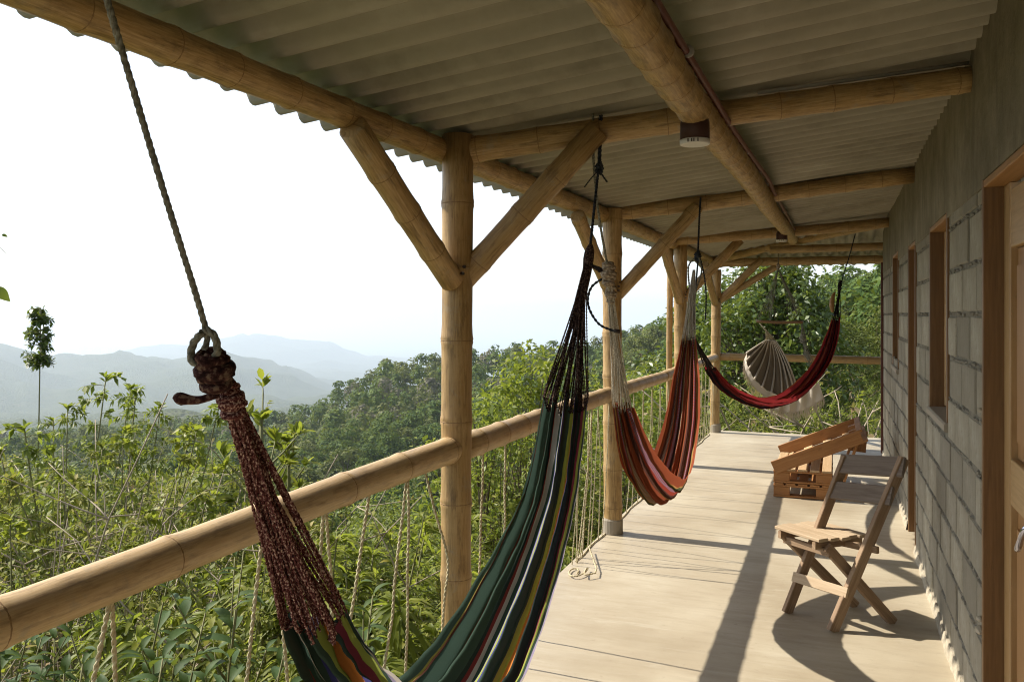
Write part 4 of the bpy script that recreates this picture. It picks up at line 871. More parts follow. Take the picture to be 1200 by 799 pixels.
# ---------------------------------------------------------------- haze
mm = MB(); mm.box((-62000, -62000, -858), (62000, 62000, 172))
hz = mm.obj('haze', []); hm = bpy.data.materials.new('haze_air'); hm.use_nodes = True; ht = hm.node_tree; ht.nodes.clear()
ho = ht.nodes.new('ShaderNodeOutputMaterial'); pv = ht.nodes.new('ShaderNodeVolumePrincipled'); ht.links.new(pv.outputs[0], ho.inputs['Volume'])
pv.inputs['Color'].default_value = (.765, .872, 1.0, 1); pv.inputs['Density'].default_value = .000125; pv.inputs['Anisotropy'].default_value = .25
hz.data.materials.append(hm); tag(hz, 'pale haze over the valley', kind='stuff')
# ================================================================ plants
def unit(a): return a/np.maximum(1e-9, np.linalg.norm(a, axis=1, keepdims=True))
def leaf_arrays(P, D, Nn, L, W, droop=.2, six=True):
    """leaf blades as arrays: P base, D direction, Nn normal -> (verts, quads)"""
    n = len(P); D = unit(D); S = unit(np.cross(D, Nn)); Nn = np.cross(S, D)
    L = np.broadcast_to(np.asarray(L, float), (n,))[:, None]; W = np.broadcast_to(np.asarray(W, float), (n,))[:, None]
    dr = np.array([0, 0, -1.0])*droop*L
    if not six:
        V = np.stack([P, P+D*L*.45+S*W*.5+dr*.15, P+D*L+dr, P+D*L*.45-S*W*.5+dr*.15], 1).reshape(-1, 3)
        return V, np.arange(n*4).reshape(n, 4)
    m1 = P+D*L*.30+dr*.08; m2 = P+D*L*.66+dr*.45; tip = P+D*L+dr
    V = np.stack([P, m1+S*W*.42+Nn*W*.12, m1-Nn*W*.06, m1-S*W*.42+Nn*W*.12, m2+S*W*.40+Nn*W*.12, m2-Nn*W*.06, m2-S*W*.40+Nn*W*.12, tip], 1).reshape(-1, 3)
    f = np.array([(0, 2, 1, 1), (0, 3, 2, 2), (1, 2, 5, 4), (2, 3, 6, 5), (4, 5, 7, 7), (5, 6, 7, 7)])
    return V, (np.arange(n)[:, None, None]*8+f[None]).reshape(-1, 4)
def fix_quads(F):
    """quads with a repeated last index become triangles"""
    return [tuple(f[:3]) if f[2] == f[3] else tuple(f) for f in F.tolist()]
def rnd_unit(g, n): return unit(g.normal(size=(n, 3)))
class Plant:
    def __init__(s, seed): s.g = np.random.default_rng(seed); s.r = random.Random(seed); s.W = MB(); s.LV = []; s.LF = []; s.n = 0
    def add(s, V, F): s.LV.append(V); s.LF.append(F+s.n); s.n += len(V)
    def leaves_on(s, pts, k, L, W, spread=1.0, droop=.25, six=True, start=.25, upw=.25, whorl=False):
        g = s.g; pts = np.array([tuple(p) for p in pts]); m = len(pts)-1
        f = start+(1-start)*(g.random(k) if not whorl else 1-g.random(k)**2.5*.35); q = f*m; i = np.minimum(q.astype(int), m-1)
        P = pts[i]+(pts[i+1]-pts[i])*(q-i)[:, None]; T = unit(pts[i+1]-pts[i])
        D = unit(np.cross(T, rnd_unit(g, k)))*spread + T*.55 + np.array([0, 0, upw]); Nn = np.array([0, 0, 1.0])+rnd_unit(g, k)*.45
        V, F = leaf_arrays(P, D, Nn, L*g.uniform(.6, 1.15, k), W*g.uniform(.7, 1.15, k), droop, six); s.add(V, F)
    def clump(s, c, r, k, L, W, flat=1.0, droop=.15, shell=.45, six=False, outw=.9, zmin=-.6):
        g = s.g; d = rnd_unit(g, k); d[:, 2] = np.where(d[:, 2] < zmin, -d[:, 2], d[:, 2]); rad = shell+(1-shell)*g.random(k)**.6
        P = np.asarray(c)+d*np.array([r, r, r*flat])*rad[:, None]
        Nn = d*outw+rnd_unit(g, k)*.55+np.array([0, 0, .25]); D = np.cross(Nn, rnd_unit(g, k))+d*.25
        V, F = leaf_arrays(P, D, Nn, L*g.uniform(.6, 1.2, k), W*g.uniform(.7, 1.2, k), droop, six); s.add(V, F)
    def stem(s, p, d, L, r, bend=.25, n=6, up=.2, r1=.35):
        rr = s.r; p = Vector(p); d = Vector(d).normalized(); pts = [p.copy()]
        for i in range(n):
            d = (d+Vector((rr.uniform(-1, 1), rr.uniform(-1, 1), rr.uniform(-1, 1)))*bend/n*1.6+Vector((0, 0, up/n))).normalized(); p = p+d*L/n; pts.append(p.copy())
        if r > 0: s.W.tube(pts, [r*(1-(1-r1)*i/n) for i in range(n+1)], 5 if r < .03 else 7, True)
        return pts
    def leaf_mesh(s, name, mat):
        V = np.concatenate(s.LV); F = np.concatenate(s.LF); tri = F[:, 2] == F[:, 3]
        if not tri.any(): return mesh(name, V, F, [mat])
        Q = F[~tri]; T3 = F[tri][:, :3]; T = np.concatenate([np.stack([Q[:, 0], Q[:, 1], Q[:, 2]], 1), np.stack([Q[:, 0], Q[:, 2], Q[:, 3]], 1), T3])
        return mesh(name, V, T, [mat])
    def meshes(s, wname, wmat, lname, lmat): return s.W.mesh(wname, wmat, True), s.leaf_mesh(lname, lmat)
def spot(x, depth):
    t_ = (x-600)/1000; p = EYE+(FWD+RGT*t_)*depth; r = math.hypot(p.x, p.y); azd = math.degrees(math.atan2(t_, 1))
    return Vector((p.x, p.y, float(ground(azd, r))))
def top_z(y, depth): return 1.6-(y-368)/1000*depth
_MT = {}
def MESH_TOP(me):
    if me.name not in _MT:
        a = np.empty(len(me.vertices)*3, dtype=np.float32); me.vertices.foreach_get('co', a); _MT[me.name] = float(np.percentile(a[2::3], 99.3)) if len(a) else .01
    return _MT[me.name]
def place(name, label, cat, parts, x, depth, top_y=None, hgt=1.0, scale=1.0, group=None, rz=None, sink=.05, clear=None):
    """parts: [(part name, mesh)]; scaled so that the plant reaches the given line of sight"""
    k_ = FWD.x+RGT.x*(x-600)/1000; yk = FWD.y+RGT.y*(x-600)/1000
    hgt = max(MESH_TOP(me) for _, me in parts)
    rad_ = clear if clear is not None else 1.5
    if depth*yk < 12.2 and k_*depth > -1.75-rad_ and x < 860: depth = min((-1.75-rad_)/k_ if k_ < -1e-3 else 99, 13.2/yk)
    p = spot(x, depth); s = (top_z(top_y, depth)-p.z)/(hgt-sink) if top_y is not None else scale
    o = thing(name, label, cat, p-Vector((0, 0, sink*s)), group); rz = NR.uniform(0, 6.28) if rz is None else rz
    o.rotation_euler = (0, 0, rz); o.scale = (s, s, s)
    for n_, me in parts:
        c = bpy.data.objects.new(n_, me); COL.objects.link(c); c.parent = o
    return o
# ---- forest trees -------------------------------------------------
def forest_mesh(seed, mat, nq=1500, leaf=.62, H=10.0, R=4.2):
    p = Plant(seed); g = p.g; p.stem((0, 0, -1.5), (g.uniform(-.1, .1), g.uniform(-.1, .1), 1), H*.62+1.5, .22, .12, 5)
    k = int(g.integers(9, 15)); cs = []
    for i in range(k):
        a = 2*PI*i/k*1.618*2.5; h = g.uniform(.0, 1.0); rr = R*math.sqrt(max(0.05, 1-h**1.6))*g.uniform(.35, .8)
        cs.append(((rr*math.cos(a), rr*math.sin(a), H*(.34+.56*h)), R*g.uniform(.30, .48)))
    for c, r in cs:
        p.clump(c, r, int(nq/k), leaf, leaf*.62, .8, .15, .72, outw=1.15)
        p.W.tube([(0, 0, H*.45), (c[0]*.6, c[1]*.6, c[2]-r*.3)], [.10, .04], 4, False)
    wm = p.W; V = np.concatenate(p.LV); F = np.concatenate(p.LF); me_w = wm.mesh('w', M['bark'])
    wv = np.array([v_.co[:] for v_ in me_w.vertices]); Fl = [tuple(f) for f in (F+len(wv)).tolist()]; Fw = [tuple(q.vertices) for q in me_w.polygons]
    bpy.data.meshes.remove(me_w)
    return mesh('forest_tree', np.concatenate([wv, V]), Fw+Fl, [M['bark'], mat], midx=[0]*len(Fw)+[1]*len(Fl))
RB = [(forest_mesh(150+i, M[m_], 3200, .30, 10, 5.2), m_) for i, m_ in enumerate(('lf_scrub', 'lf_forest2', 'lf_light', 'lf_yellow', 'lf_scrub'))]
for me_, _ in RB: me_.name = 'round_bush'
FT = [(forest_mesh(100+i, M[m_], 1500), m_) for i, m_ in enumerate(('lf_forest', 'lf_forest', 'lf_forest', 'lf_forest2', 'lf_forest2', 'lf_forest3', 'lf_forest'))]
cand = []
def scatter(a0, a1, r0, r1, sp, hmin, hmax):
    r = r0
    while r < r1:
        st = math.degrees(sp/r); a = a0+NR.uniform(0, st)
        while a < a1:
            cand.append((a+NR.uniform(-.4, .4)*st, r+NR.uniform(-.45, .45)*sp, NR.uniform(hmin, hmax))); a += st
        r += sp*.95
scatter(-21, 13, 150, 440, 9.0, 6.5, 15); scatter(9, 28, 70, 330, 8.4, 6.5, 14); scatter(-34, -17, 120, 900, 17, 8, 13); scatter(-12, 10, 70, 150, 10, 6, 9); scatter(-33, -12, 48, 120, 8.5, 3.5, 7.5)
ca = np.array(cand); cz_ = ground(ca[:, 0], ca[:, 1]); ht_ = ca[:, 2]
size = ht_/ca[:, 1]; order = np.argsort(-size); far_idx = []
tcols = ('dark green', 'dark green', 'dark green', 'olive', 'olive', 'pale greyish', 'dark green')
for q, i in enumerate(order):
    azd, r = ca[i, 0], ca[i, 1]
    if q < 290:
        x_, y_ = polar(azd, r); k = int(NR.integers(0, 7)); 
        if k == 5 and NR.random() < .75: k = 0
        o = bpy.data.objects.new('forest_tree', FT[k][0]); COL.objects.link(o); s = ht_[i]/10; o.location = (x_, y_, cz_[i]-.3)
        o.rotation_euler = (0, 0, NR.uniform(0, 6.28)); o.scale = (s*NR.uniform(.9, 1.2), s*NR.uniform(.9, 1.2), s)
        xi = 600+1000*math.tan(math.radians(azd)); hi = 'high on' if cz_[i] > (-36 if azd < 8 else -9) else ('at foot of' if ca[i, 1] < 185 and azd < 8 else 'low on')
        side = ('the valley floor left of red cords' if xi < 260 else 'the far slope left of first post' if xi < 515 else 'the far slope behind green hammock' if xi < 690 else 'the far slope behind orange hammock' if xi < 800 else 'the hill behind the corner post' if xi < 880 else 'the hill behind the hammock chair' if xi < 970 else 'the hill beside the house corner')
        tag(o, f'{tcols[k]} tree {hi} {side}', 'tree', f'{tcols[k]} trees on {side[4:]}')
    else: far_idx.append(i)
# the rest of the wood as one mass
g = NR; LV = []; n0 = 0; per = 230
fi = np.array(far_idx); fx, fy = polar(ca[fi, 0], ca[fi, 1]); fz = cz_[fi]; fh = ht_[fi]; nt = len(fi); kc = 9
a_ = g.uniform(0, 2*PI, (nt, kc)); h_ = g.random((nt, kc)); rr = fh[:, None]*.42*np.sqrt(np.maximum(.05, 1-h_**1.6))*g.uniform(.35, .8, (nt, kc))
CC = np.stack([fx[:, None]+rr*np.cos(a_), fy[:, None]+rr*np.sin(a_), fz[:, None]+fh[:, None]*(.32+.58*h_)], 2); CR_ = fh[:, None]*.42*g.uniform(.32, .5, (nt, kc))
m_ = per//kc; d = unit(g.normal(size=(nt*kc*m_, 3))).reshape(nt, kc, m_, 3); d[..., 2] = np.where(d[..., 2] < -.5, -d[..., 2], d[..., 2])
Pq = (CC[:, :, None]+d*CR_[:, :, None, None]*g.uniform(.75, 1, (nt, kc, m_, 1))).reshape(-1, 3); dd = d.reshape(-1, 3)
Nn = dd*1.15+unit(g.normal(size=Pq.shape))*.5+np.array([0, 0, .25]); Dq = np.cross(Nn, unit(g.normal(size=Pq.shape)))
Ls = np.repeat(fh*.115, kc*m_)*g.uniform(.7, 1.2, len(Pq)); V, F = leaf_arrays(Pq, Dq, Nn, Ls, Ls*.65, .15, False)
mi = np.repeat(g.choice([0]*8+[1]*5+[2], nt), kc*m_)
tag(link('far_forest', mesh('far_forest', V, F, [M['lf_forest'], M['lf_forest2'], M['lf_forest3']], midx=mi)), 'dense green forest covering the far slopes', kind='stuff')
# ---- distant town on the plain ------------------------------------
mm = MB(); rgt_ = random.Random(4)
for i in range(34):
    azd = azx(rgt_.uniform(82, 140)); r = rgt_.uniform(18500, 20000); x_, y_ = polar(azd, r); h = rgt_.uniform(60, 270)*(1 if rgt_.random() < .5 else .5); w_ = rgt_.uniform(45, 95)
    mm.box((x_-w_/2, y_-w_/2, -856), (x_+w_/2, y_+w_/2, -850+h))
tag(mm.obj('distant_town', M['white']), 'faint pale town of towers on the hazy plain', kind='stuff')
# ---- undergrowth on the slope (nobody could count it) -----------------
n = 130000; azs = NR.uniform(-36, 30, n); rs = 4.0*np.exp(NR.random(n)*math.log(30)); gx, gy = polar(azs, rs); gz = ground(azs, rs)
keep = ~((gx > -2.0) & (gy < 12.6) & (gx < 4)); azs, rs, gx, gy, gz = (a[keep] for a in (azs, rs, gx, gy, gz)); n = len(gx)
hgt = (.10+.6*NR.random(n)**1.6)*np.clip(rs/14, .5, 1.3)*(.6+.9*np.clip(fbm(gx/3, gy/3, 3, 33)+.4, 0, 1)); P = np.stack([gx, gy, gz+hgt], 1)
D = rnd_unit(NR, n)+np.array([0, 0, .15]); Nn = np.array([0, 0, 1.])+rnd_unit(NR, n)*.7; Ls = .08*np.clip(rs/9, .8, 5)*NR.uniform(.6, 1.3, n)
V, F = leaf_arrays(P, D, Nn, Ls, Ls*.42, .3, False)
tag(link('undergrowth', mesh('undergrowth', V, F, [M['lf_scrub'], M['lf_light']], midx=NR.choice([0, 0, 1], n))), 'mixed low green undergrowth covering the slope', kind='stuff')
# ---- plant kinds -----------------------------------------------------
def lance_bush(seed):            # arching stems with narrow drooping leaves
    p = Plant(seed)
    for i in range(30):
        a = p.r.uniform(0, 6.28); s = p.stem((.1*math.cos(a), .1*math.sin(a), 0), (math.cos(a)*.5, math.sin(a)*.5, 1.1), p.r.uniform(.75, 1.1), .009, .35, 7, -.1)
        p.leaves_on(s, 60, .15, .024, 1.0, .8, True, .3, .1); p.leaves_on(s, 16, .14, .023, .8, .7, True, .92, .3, True)
    return p.meshes('stem', M['stem'], 'foliage', M['lf_lance'])
def scrub_bush(seed, mat='lf_scrub', L=.030, W=.014, k=190, ns=24, spread=.75, dry=0):
    p = Plant(seed)
    for i in range(ns):
        a = p.r.uniform(0, 6.28); s = p.stem((.12*math.cos(a), .12*math.sin(a), 0), (math.cos(a)*spread, math.sin(a)*spread, p.r.uniform(.6, 1.2)), p.r.uniform(.6, 1.1), .0042, .5, 7, .1)
        for q in range(3):
            b = s[p.r.randrange(2, 7)]; s2 = p.stem(b, (p.r.uniform(-1, 1), p.r.uniform(-1, 1), p.r.uniform(.1, 1)), p.r.uniform(.2, .4), .0024, .5, 4, .2)
            p.leaves_on(s2, k//3, L, W, 1.0, .25, False, .15, .2)
        p.leaves_on(s, k//2, L, W, 1.0, .25, False, .35, .2)
    return p.meshes('stem', M['drystem'] if dry else M['stem'], 'foliage', M[mat])
def weed(seed, mat='lf_light', stalks=1, lean=.15, pinn=True, bare=.4):
    """tall stalks, feathery compound leaves near the top"""
    p = Plant(seed)
    for q in range(stalks):
        a = p.r.uniform(0, 6.28); s = p.stem((.08*math.cos(a), .08*math.sin(a), 0), (lean*math.cos(a), lean*math.sin(a), 1), p.r.uniform(.85, 1.05), .0038, .15, 9, .0, .4); p.leaves_on(s, 10, .035, .014, .8, .3, True, .95, .3, True)
        for i in range(34):
            f = bare+(1-bare)*p.r.random(); j = min(8, int(f*9)); b = s[j].lerp(s[j+1], f*9-j); th = p.r.uniform(0, 6.28); l = .10*(1.25-.8*f)*p.r.uniform(.8, 1.2)
            rach = p.stem(b, (math.cos(th), math.sin(th), .35), l, .0010, .2, 4, -.5)
            p.leaves_on(rach, 20 if pinn else 12, .022, .0075 if pinn else .014, 1.0, .3, False, .15, 0)
    return p.meshes('stem', M['stem'], 'foliage', M[mat])
def leafy_tree(seed, mat, H, R, L, W, ncl, kper, wmat='bark', flat=.85, six=False, cz0=.45, tr=.07):
    p = Plant(seed); tr_ = p.stem((0, 0, -.3), (p.r.uniform(-.12, .12), p.r.uniform(-.12, .12), 1), H*.55+.3, tr, .2, 6)
    for i in range(ncl):
        a = i*2.4+p.r.uniform(-.3, .3); h = (i+.5)/ncl; rr = R*math.sqrt(max(.04, 1-abs(h-.35)**1.5*1.9))*p.r.uniform(.25, .85); c = Vector((rr*math.cos(a), rr*math.sin(a), H*(cz0+(.97-cz0)*h)))
        b = tr_[p.r.randrange(2, 7)]; m_ = b.lerp(c, .55)+Vector((0, 0, -.04*H)); p.W.tube([b, m_, c], [tr*.4, tr*.25, tr*.1], 5, False)
        for q in range(3):
            c2 = c+Vector((p.r.uniform(-1, 1), p.r.uniform(-1, 1), p.r.uniform(-.7, .7)))*R*.22; p.W.tube([m_, c2], [tr*.16, tr*.06], 4, False)
            p.clump(c2, R*p.r.uniform(.18, .30), kper//3, L, W, flat, .3, .35, six, .55)
    return p.meshes('trunk', M[wmat], 'crown', M[mat])
def lab(*w): return ' '.join(w)
# bright bed of narrow-leaved bushes under the middle rail
LB = [lance_bush(200+i) for i in range(4)]
for i, (x, d, ty) in enumerate(((350,4.6,640),(410,5.0,622),(395,4.0,680),(460,5.4,604),(470,4.2,668),(520,5.6,628),(560,6.0,620),(585,5.0,650),(640,6.6,620),(660,6.0,640),(340,3.6,700),(430,3.6,716),(520,4.0,700),(600,4.6,690),(690,7.4,600),(700,6.2,640))):
    ty += 30; w_, l_ = LB[i % 4]; place('narrow_leaf_bush', 'light green narrow leaved bush below the middle rail', 'bush', [('stem', w_), ('foliage', l_)], x, d, ty, 1.02, group='light green bushes below the rail')
# mid slope scrub at left
SB = [scrub_bush(230), scrub_bush(231, 'lf_light', .030, .0115), scrub_bush(232, 'lf_scrub', .034, .016, 230, 26, .9), scrub_bush(233, 'lf_yellow', .030, .013), scrub_bush(234, 'lf_dry', .028, .011, 60, 24, .9, 1)]
bl = ['olive scrub bush', 'fresh green scrub bush', 'thick olive green scrub bush', 'yellow green scrub bush', 'dry brown twiggy bush']
rbl = ['rounded olive bush', 'rounded dark olive bush', 'rounded light green bush', 'rounded yellow green bush', 'rounded olive bush']
rg = random.Random(77)
for i in range(64):
    d = 6.5*math.exp(rg.random()*math.log(14)); x = rg.uniform(-40, 345); ty = {0: 604 if x < 150 else 636, 1: 570 if x < 130 else 602, 2: 538}[0 if d < 11 else (1 if d < 24 else 2)]+rg.uniform(-14, 60)*(1 if d < 24 else .5)
    ty += 8
    if d > 15:
        k = rg.choice((0, 0, 1, 1, 2, 3, 4)); place('round_bush', f'{rbl[k]} on the slope at left', 'bush', [('crown', RB[k][0])], x, d*1.15, ty+rg.uniform(-6, 14), .95, group=f'{rbl[k]}es at left'); continue
    k = rg.choice((0, 0, 1, 1, 2, 2, 3, 4)); w_, l_ = SB[k]
    place('scrub_bush', f'{bl[k]} beyond the near rail', 'bush', [('stem', w_), ('foliage', l_)], x, d, ty, .95, group=f'{bl[k]}es at left')
for i in range(46):
    d = 7.5*math.exp(rg.random()*math.log(8)); x = rg.uniform(430, 860); ty = 625+rg.uniform(-25, 50) if d < 16 else 590+rg.uniform(-15, 40)
    if x > 600: ty -= 60
    if x > 700: ty -= 35
    if d > 15:
        k = rg.choice((0, 1, 1, 2, 2, 3, 4)); place('round_bush', f'{rbl[k]} on the slope behind the middle rail', 'bush', [('crown', RB[k][0])], x, d*1.15, ty+rg.uniform(-6, 14), .95, group=f'{rbl[k]}es behind the middle rail'); continue
    k = rg.choice((0, 1, 1, 2, 2, 3, 3)); w_, l_ = SB[k]; ty += 14
    place('scrub_bush', f'{bl[k]} behind the middle rail', 'bush', [('stem', w_), ('foliage', l_)], x, d, ty, .95, group=f'{bl[k]}es behind the middle rail')
# feathery weeds and stalks against the far mountains at left
WD_ = [weed(260, 'lf_light', 3), weed(261, 'lf_scrub', 4, .3, True, .3), weed(262, 'lf_light', 2, .25, False, .45), weed(263, 'lf_scrub', 5, .4, True, .15), weed(264, 'lf_yellow', 3, .25, False, .35), weed(265, 'lf_scrub', 1, .35, True, .5)]
for i, (x, d, ty, k, lb) in enumerate(((4,10,425,2,'slender weed at the left edge, its tip against the mountains'),(62,9.5,446,0,'bushy feathery weed right of the tall sapling'),(84,9,470,0,'bushy green weed in front of the grey hills'),(98,8.5,488,4,'small leafy weed left of the thin stalks'),(140,10,446,2,'thin stalk with a tuft of leaves at its tip'),(168,10.5,440,5,'pale seeding stalk leaning to the right'),(122,8,505,4,'yellow green leafy weed below the thin stalks'),(28,8,520,1,'olive feathery weed low at the left'),(212,9,530,3,'feathery weed left of the hammock knot'))):
    ty += 12 if i else 0; w_, l_ = WD_[k]; place('tall_weed', lb, 'weed', [('stem', w_), ('foliage', l_)], x, d, ty, 1.0, group='tall weeds at left')
for i in range(15):
    d = rg.uniform(5, 12); x = rg.uniform(-30, 330) if i < 4 else rg.uniform(-30, 140); k = rg.choice((0, 1, 3, 3, 4)); w_, l_ = WD_[k]
    place('tall_weed', 'feathery weed behind the near rail', 'weed', [('stem', w_), ('foliage', l_)], x, d, rg.uniform(545, 640), 1.0, group='feathery weeds behind the near rail')
# the single tall sapling
p = Plant(300); s = p.stem((0, 0, 0), (0, 0, 1), 1.0, .0024, .10, 12, 0, .5)
for i in range(95):
    f = .87+.13*p.r.random()**1.2; j = min(11, int(f*12)); b = s[j].lerp(s[j+1], f*12-j); th = p.r.uniform(0, 6.28); rr = .030*(1.1-(f-.87)*3.5)
    tw = p.stem(b, (math.cos(th), math.sin(th), .3), rr*p.r.uniform(.6, 1.2), .0012, .3, 3, -.2); p.leaves_on(tw, 9, .014, .0075, 1.0, .3, False, .2, 0)
sp_ = p.meshes('stem', M['stem'], 'crown', M['lf_big']); place('sapling', 'tall slim sapling with a narrow leafy top standing against the sky at left', 'tree', [('stem', sp_[0]), ('crown', sp_[1])], 42, 13, 361, 1.0)
# young whorled tree beside the red cords
p = Plant(310); s = p.stem((0, 0, 0), (0, 0, 1), 1.0, .012, .12, 9, 0, .4); p.leaves_on(s, 20, .055, .020, .9, .2, True, .93, .3, True)
for i in range(26):
    f = .45+.52*p.r.random(); j = min(8, int(f*9)); b = s[j].lerp(s[j+1], f*9-j); th = p.r.uniform(0, 6.28); tw = p.stem(b, (math.cos(th), math.sin(th), .8), .17*p.r.uniform(.5, 1.1), .004, .25, 4, .4); p.leaves_on(tw, 11, .050, .019, .9, .25, True, .6, .25, True)
yt = p.meshes('trunk', M['stem'], 'crown', M['lf_yellow'])
place('young_tree', 'young tree with whorls of bright yellow green leaves beside the red hammock cords', 'tree', [('trunk', yt[0]), ('crown', yt[1])], 312, 8.5, 446, 1.0, rz=.4)
place('young_tree', 'shorter yellow green sapling right of the whorled young tree', 'tree', [('trunk', yt[0]), ('crown', yt[1])], 340, 9.5, 474, 1.0, rz=2.4)
# bright tree behind the green hammock
lt = leafy_tree(320, 'lf_yellow', 5.0, 1.15, .13, .055, 26, 130, 'bark', .8, False, .42, .05)
place('bright_tree', 'bright yellow green small tree behind the top of the green hammock', 'tree', [('trunk', lt[0]), ('crown', lt[1])], 622, 14, 408, 5.0, rz=1.0)
lt2 = leafy_tree(321, 'lf_light', 4.0, 1.2, .12, .05, 22, 120, 'bark', .8, False, .35, .05)
place('bright_tree', 'lower bright green tree left of the taller one, above the middle rail', 'tree', [('trunk', lt2[0]), ('crown', lt2[1])], 568, 13, 470, 4.0, rz=3.0)
place('bright_tree', 'small bright green tree between the second post and the orange hammock', 'tree', [('trunk', lt2[0]), ('crown', lt2[1])], 735, 17, 445, 4.0, rz=4.0)
place('bright_tree', 'small green tree just left of the corner post', 'tree', [('trunk', lt2[0]), ('crown', lt2[1])], 800, 19, 425, 4.0, rz=5.0)
# large tree beyond the far end and its neighbours
bt = leafy_tree(330, 'lf_big', 5.6, 2.0, .17, .085, 64, 240, 'bark', .9, False, .25, .10)
place('large_tree', 'large dark tree with glossy leaves filling the far end behind the hammock chair', 'tree', [('trunk', bt[0]), ('crown', bt[1])], 905, 20, 306, 5.6, rz=.3)
place('large_tree', 'dark leafy tree left of the large one, just behind the corner post', 'tree', [('trunk', bt[0]), ('crown', bt[1])], 838, 24, 345, 5.6, rz=2.3)
bt2 = leafy_tree(331, 'lf_forest2', 5.0, 2.0, .15, .07, 46, 200, 'bark', .9, False, .25, .09)
place('large_tree', 'lower olive tree to the right of the large dark one', 'tree', [('trunk', bt2[0]), ('crown', bt2[1])], 985, 30, 375, 5.0, rz=.3)
place('large_tree', 'olive tree on the right seen next to the dark red corner post', 'tree', [('trunk', bt2[0]), ('crown', bt2[1])], 1045, 34, 362, 5.0, rz=2.3)
for i in range(20):
    d = rg.uniform(15.5, 26); x = rg.uniform(825, 1060); k = rg.choice((0, 1, 3, 3, 4, 4)); w_, l_ = SB[k]
    place('scrub_bush', f'{bl[k]} beyond the far end of the veranda', 'bush', [('stem', w_), ('foliage', l_)], x, d, 470+rg.uniform(-45, 30), .95, group=f'{bl[k]}es beyond the far end')
# dry arching branches beyond the far rail
for q, (x, d, ty, lb) in enumerate(((930,14.6,440,'tangle of pale dry arching branches under the hammock chair'),(1010,14.4,450,'tangle of pale dry branches beside the house corner'),(870,14.8,455,'tangle of dry branches right of the corner post'),(20,7,540,'pale dry stems in the weeds at the left edge'),(120,8,530,'pale dry stems in the weeds below the tall sapling'),(205,9,545,'pale dry stems in the weeds left of the red cords'),(70,6.5,600,'pale dry stems low behind the near rail at left'))):
    p = Plant(340+q)
    for i in range(26):
        a = p.r.uniform(0, 6.28); s = p.stem((.2*math.cos(a), .2*math.sin(a), 0), (math.cos(a)*(.9 if q < 3 else .3), math.sin(a)*(.9 if q < 3 else .3), p.r.uniform(.4, 1.2)), p.r.uniform(.8, 1.4), .011 if q < 3 else .0045, .7, 8, -.5)
        for _ in range(3): s2 = p.stem(s[p.r.randrange(2, 8)], (p.r.uniform(-1, 1), p.r.uniform(-1, 1), p.r.uniform(-.2, 1)), p.r.uniform(.25, .5), .006 if q < 3 else .0025, .6, 5, -.2); p.leaves_on(s2, 5 if q < 3 else 14, .07 if q < 3 else .035, .035 if q < 3 else .014, 1, .3, False, .3, .2)
    w_, l_ = p.meshes('branch', M['drystem'], 'foliage', M['lf_scrub' if q > 2 else ('lf_yellow' if q else 'lf_dry')]); place('dry_shrub', lb, 'shrub', [('branch', w_), ('foliage', l_)], x, d, ty, 1.0, group=None)
# ---- broad dark-leaved shrubs in the lower left corner: every leaf its own part
def broad_leaf(seed):
    g_ = np.random.default_rng(seed); ys = np.linspace(0, 1, 7); wd = np.array([.02, .22, .33, .36, .30, .17, .0])*g_.uniform(.9, 1.1); dr = g_.uniform(.12, .34); V = []; F = []
    for i, y in enumerate(ys):
        z = .10*math.sin(PI*y)-dr*y*y
        V += [(-wd[i]*.55, y, z+.07*wd[i]*2+.012*((i*7) % 3)), (0, y, z-.02), (wd[i]*.55, y, z+.07*wd[i]*2+.012*((i*5) % 3))]
    for i in range(6): F += [(i*3, i*3+1, i*3+4, i*3+3), (i*3+1, i*3+2, i*3+5, i*3+4)]
    return mesh('leaf', V, F, [M['lf_broad']], smooth=True)
BLF = [broad_leaf(i) for i in range(5)]
def broad_shrub(x, depth, ty, label, seed, nst=6, lf=.135):
    p = Plant(seed); b = spot(x, depth); H = top_z(ty, depth)-b.z; o = thing('broad_leaf_shrub', label, 'shrub', b, 'broad dark leaved shrubs below the near rail'); LFS = []
    for i in range(nst):
        a = p.r.uniform(0, 6.28); s = p.stem((.06*math.cos(a), .06*math.sin(a), 0), (.25*math.cos(a), .25*math.sin(a), 1), H*p.r.uniform(.7, 1.0), .009, .2, 8, .1)
        tips = [(s, .45)]
        for _ in range(2): tips.append((p.stem(s[p.r.randrange(4, 7)], (p.r.uniform(-1, 1), p.r.uniform(-1, 1), .8), H*.22, .006, .3, 4, .4), .3))
        for st_, s0 in tips:
            n_ = len(st_)-1; m_ = 9 if s0 > .4 else 6
            for k in range(m_):
                f = 1-(k/m_)**1.15*(1-s0); j = min(n_-1, int(f*n_)); q = st_[j].lerp(st_[j+1], f*n_-j); th = k*2.4+p.r.uniform(-.4, .4)+a; el = .75-.9*(k/m_)+p.r.uniform(-.25, .25)
                LFS.append((q, th, el, lf*(.55+.6*min(1, k/3.5))*p.r.uniform(.8, 1.15)))
    st = bpy.data.objects.new('stem', p.W.mesh('stem', M['stem'], True)); COL.objects.link(st); st.parent = o
    for q, th, el, L in LFS[:290]:
        d_ = Vector((math.cos(th)*math.cos(el), math.sin(th)*math.cos(el), math.sin(el))); yv = d_; xv = yv.cross(Vector((0, 0, 1))).normalized(); zv = xv.cross(yv)
        c = bpy.data.objects.new('leaf', BLF[p.r.randrange(5)]); COL.objects.link(c); c.parent = o
        m4 = Matrix((xv*L, yv*L, zv*L)).transposed().to_4x4(); m4.translation = q; c.matrix_local = m4
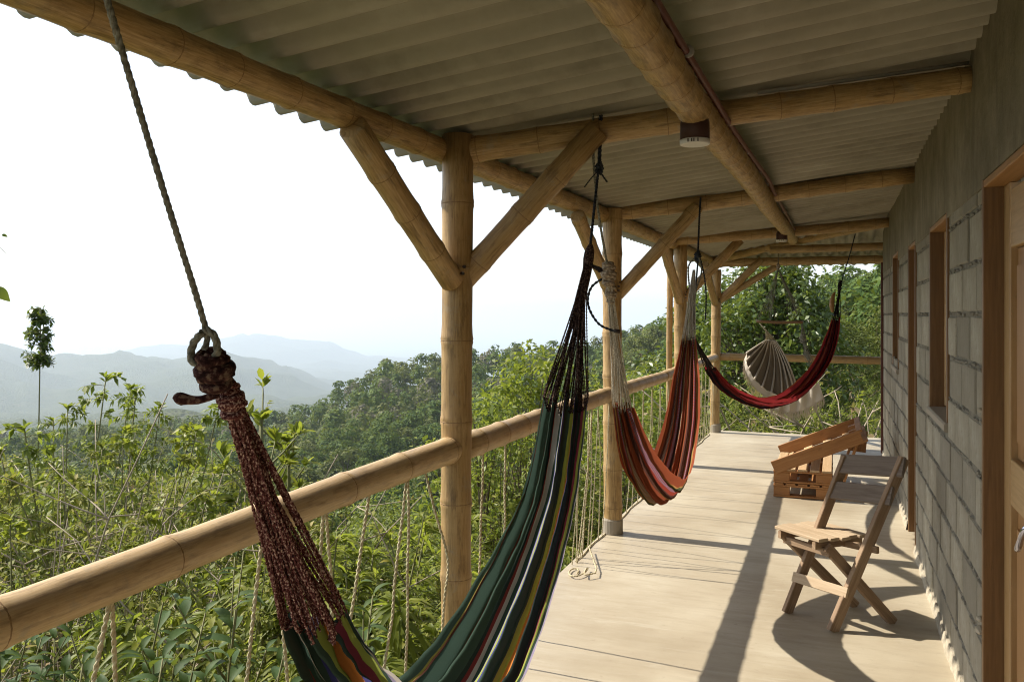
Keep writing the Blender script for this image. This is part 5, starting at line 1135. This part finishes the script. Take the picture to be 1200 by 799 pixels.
BS = ((-30,2.6,655,'left edge of the photo'),(40,3.2,640,'lower left corner behind the rail'),(95,2.7,690,'left of the first pair of cords'),(165,3.0,655,'right of the first pair of cords'),(215,2.6,700,'middle of the lower left'),(250,3.3,668,'left of the cord by the red hammock tassel'),(300,2.8,720,'beside the fringe of red cords'),(20,2.3,760,'very bottom left corner'),(150,2.3,770,'bottom edge between the cords'),(350,3.0,735,'under the red cords of the green hammock'))
for i, (x, d, ty, wh) in enumerate(BS): broad_shrub(x, d, ty, f'dark shrub with broad glossy leaves, {wh}', 400+i)
# twig entering at the left edge
p = Plant(500); b = PX(-40, 250, Y=3.2); o = thing('overhanging_twig', 'twig with a round green leaf poking in at the left edge of the sky', 'twig', b)
s = p.stem((0, 0, 0), (RGT.x, RGT.y, -.9), .32, .004, .1, 5, -.2); st = bpy.data.objects.new('stem', p.W.mesh('stem', M['stem'], True)); COL.objects.link(st); st.parent = o
for (x, y), L, up_v in (((-6, 336), .10, (.55, 0, -.55)), ((2, 275), .030, (1, 0, -.3)), ((-30, 300), .07, (-.5, 0, -.8))):
    q = PX(x, y, Y=3.2)-b; d_ = (RGT*up_v[0]+Vector((0, 0, up_v[2]))).normalized(); nrm = (-FWD*.8+Vector((0, 0, .4))).normalized(); xv = d_.cross(nrm).normalized(); zv = xv.cross(d_)
    c = bpy.data.objects.new('leaf', BLF[1]); COL.objects.link(c); c.parent = o; m4 = Matrix((xv*L*1.5, d_*L, zv*L)).transposed().to_4x4(); m4.translation = q; c.matrix_local = m4

# ---- tell the repeats apart by their order from the left
def img_x(o):
    v = o.matrix_world.translation if False else o.location; q = Vector(v)-EYE; return 600+1000*q.dot(RGT)/max(.1, q.dot(FWD))
BYL = {}
for o in COL.objects:
    if o.parent is None and o.get('label') and o.name.split('.')[0] in ('scrub_bush', 'tall_weed', 'narrow_leaf_bush', 'round_bush', 'forest_tree'): BYL.setdefault(o['label'], []).append(o)
for lb_, os_ in BYL.items():
    if 1 < len(os_) <= 30:
        os_.sort(key=img_x)
        for i, o in enumerate(os_): o['label'] = f'{lb_}, {ORD[i]} from left'
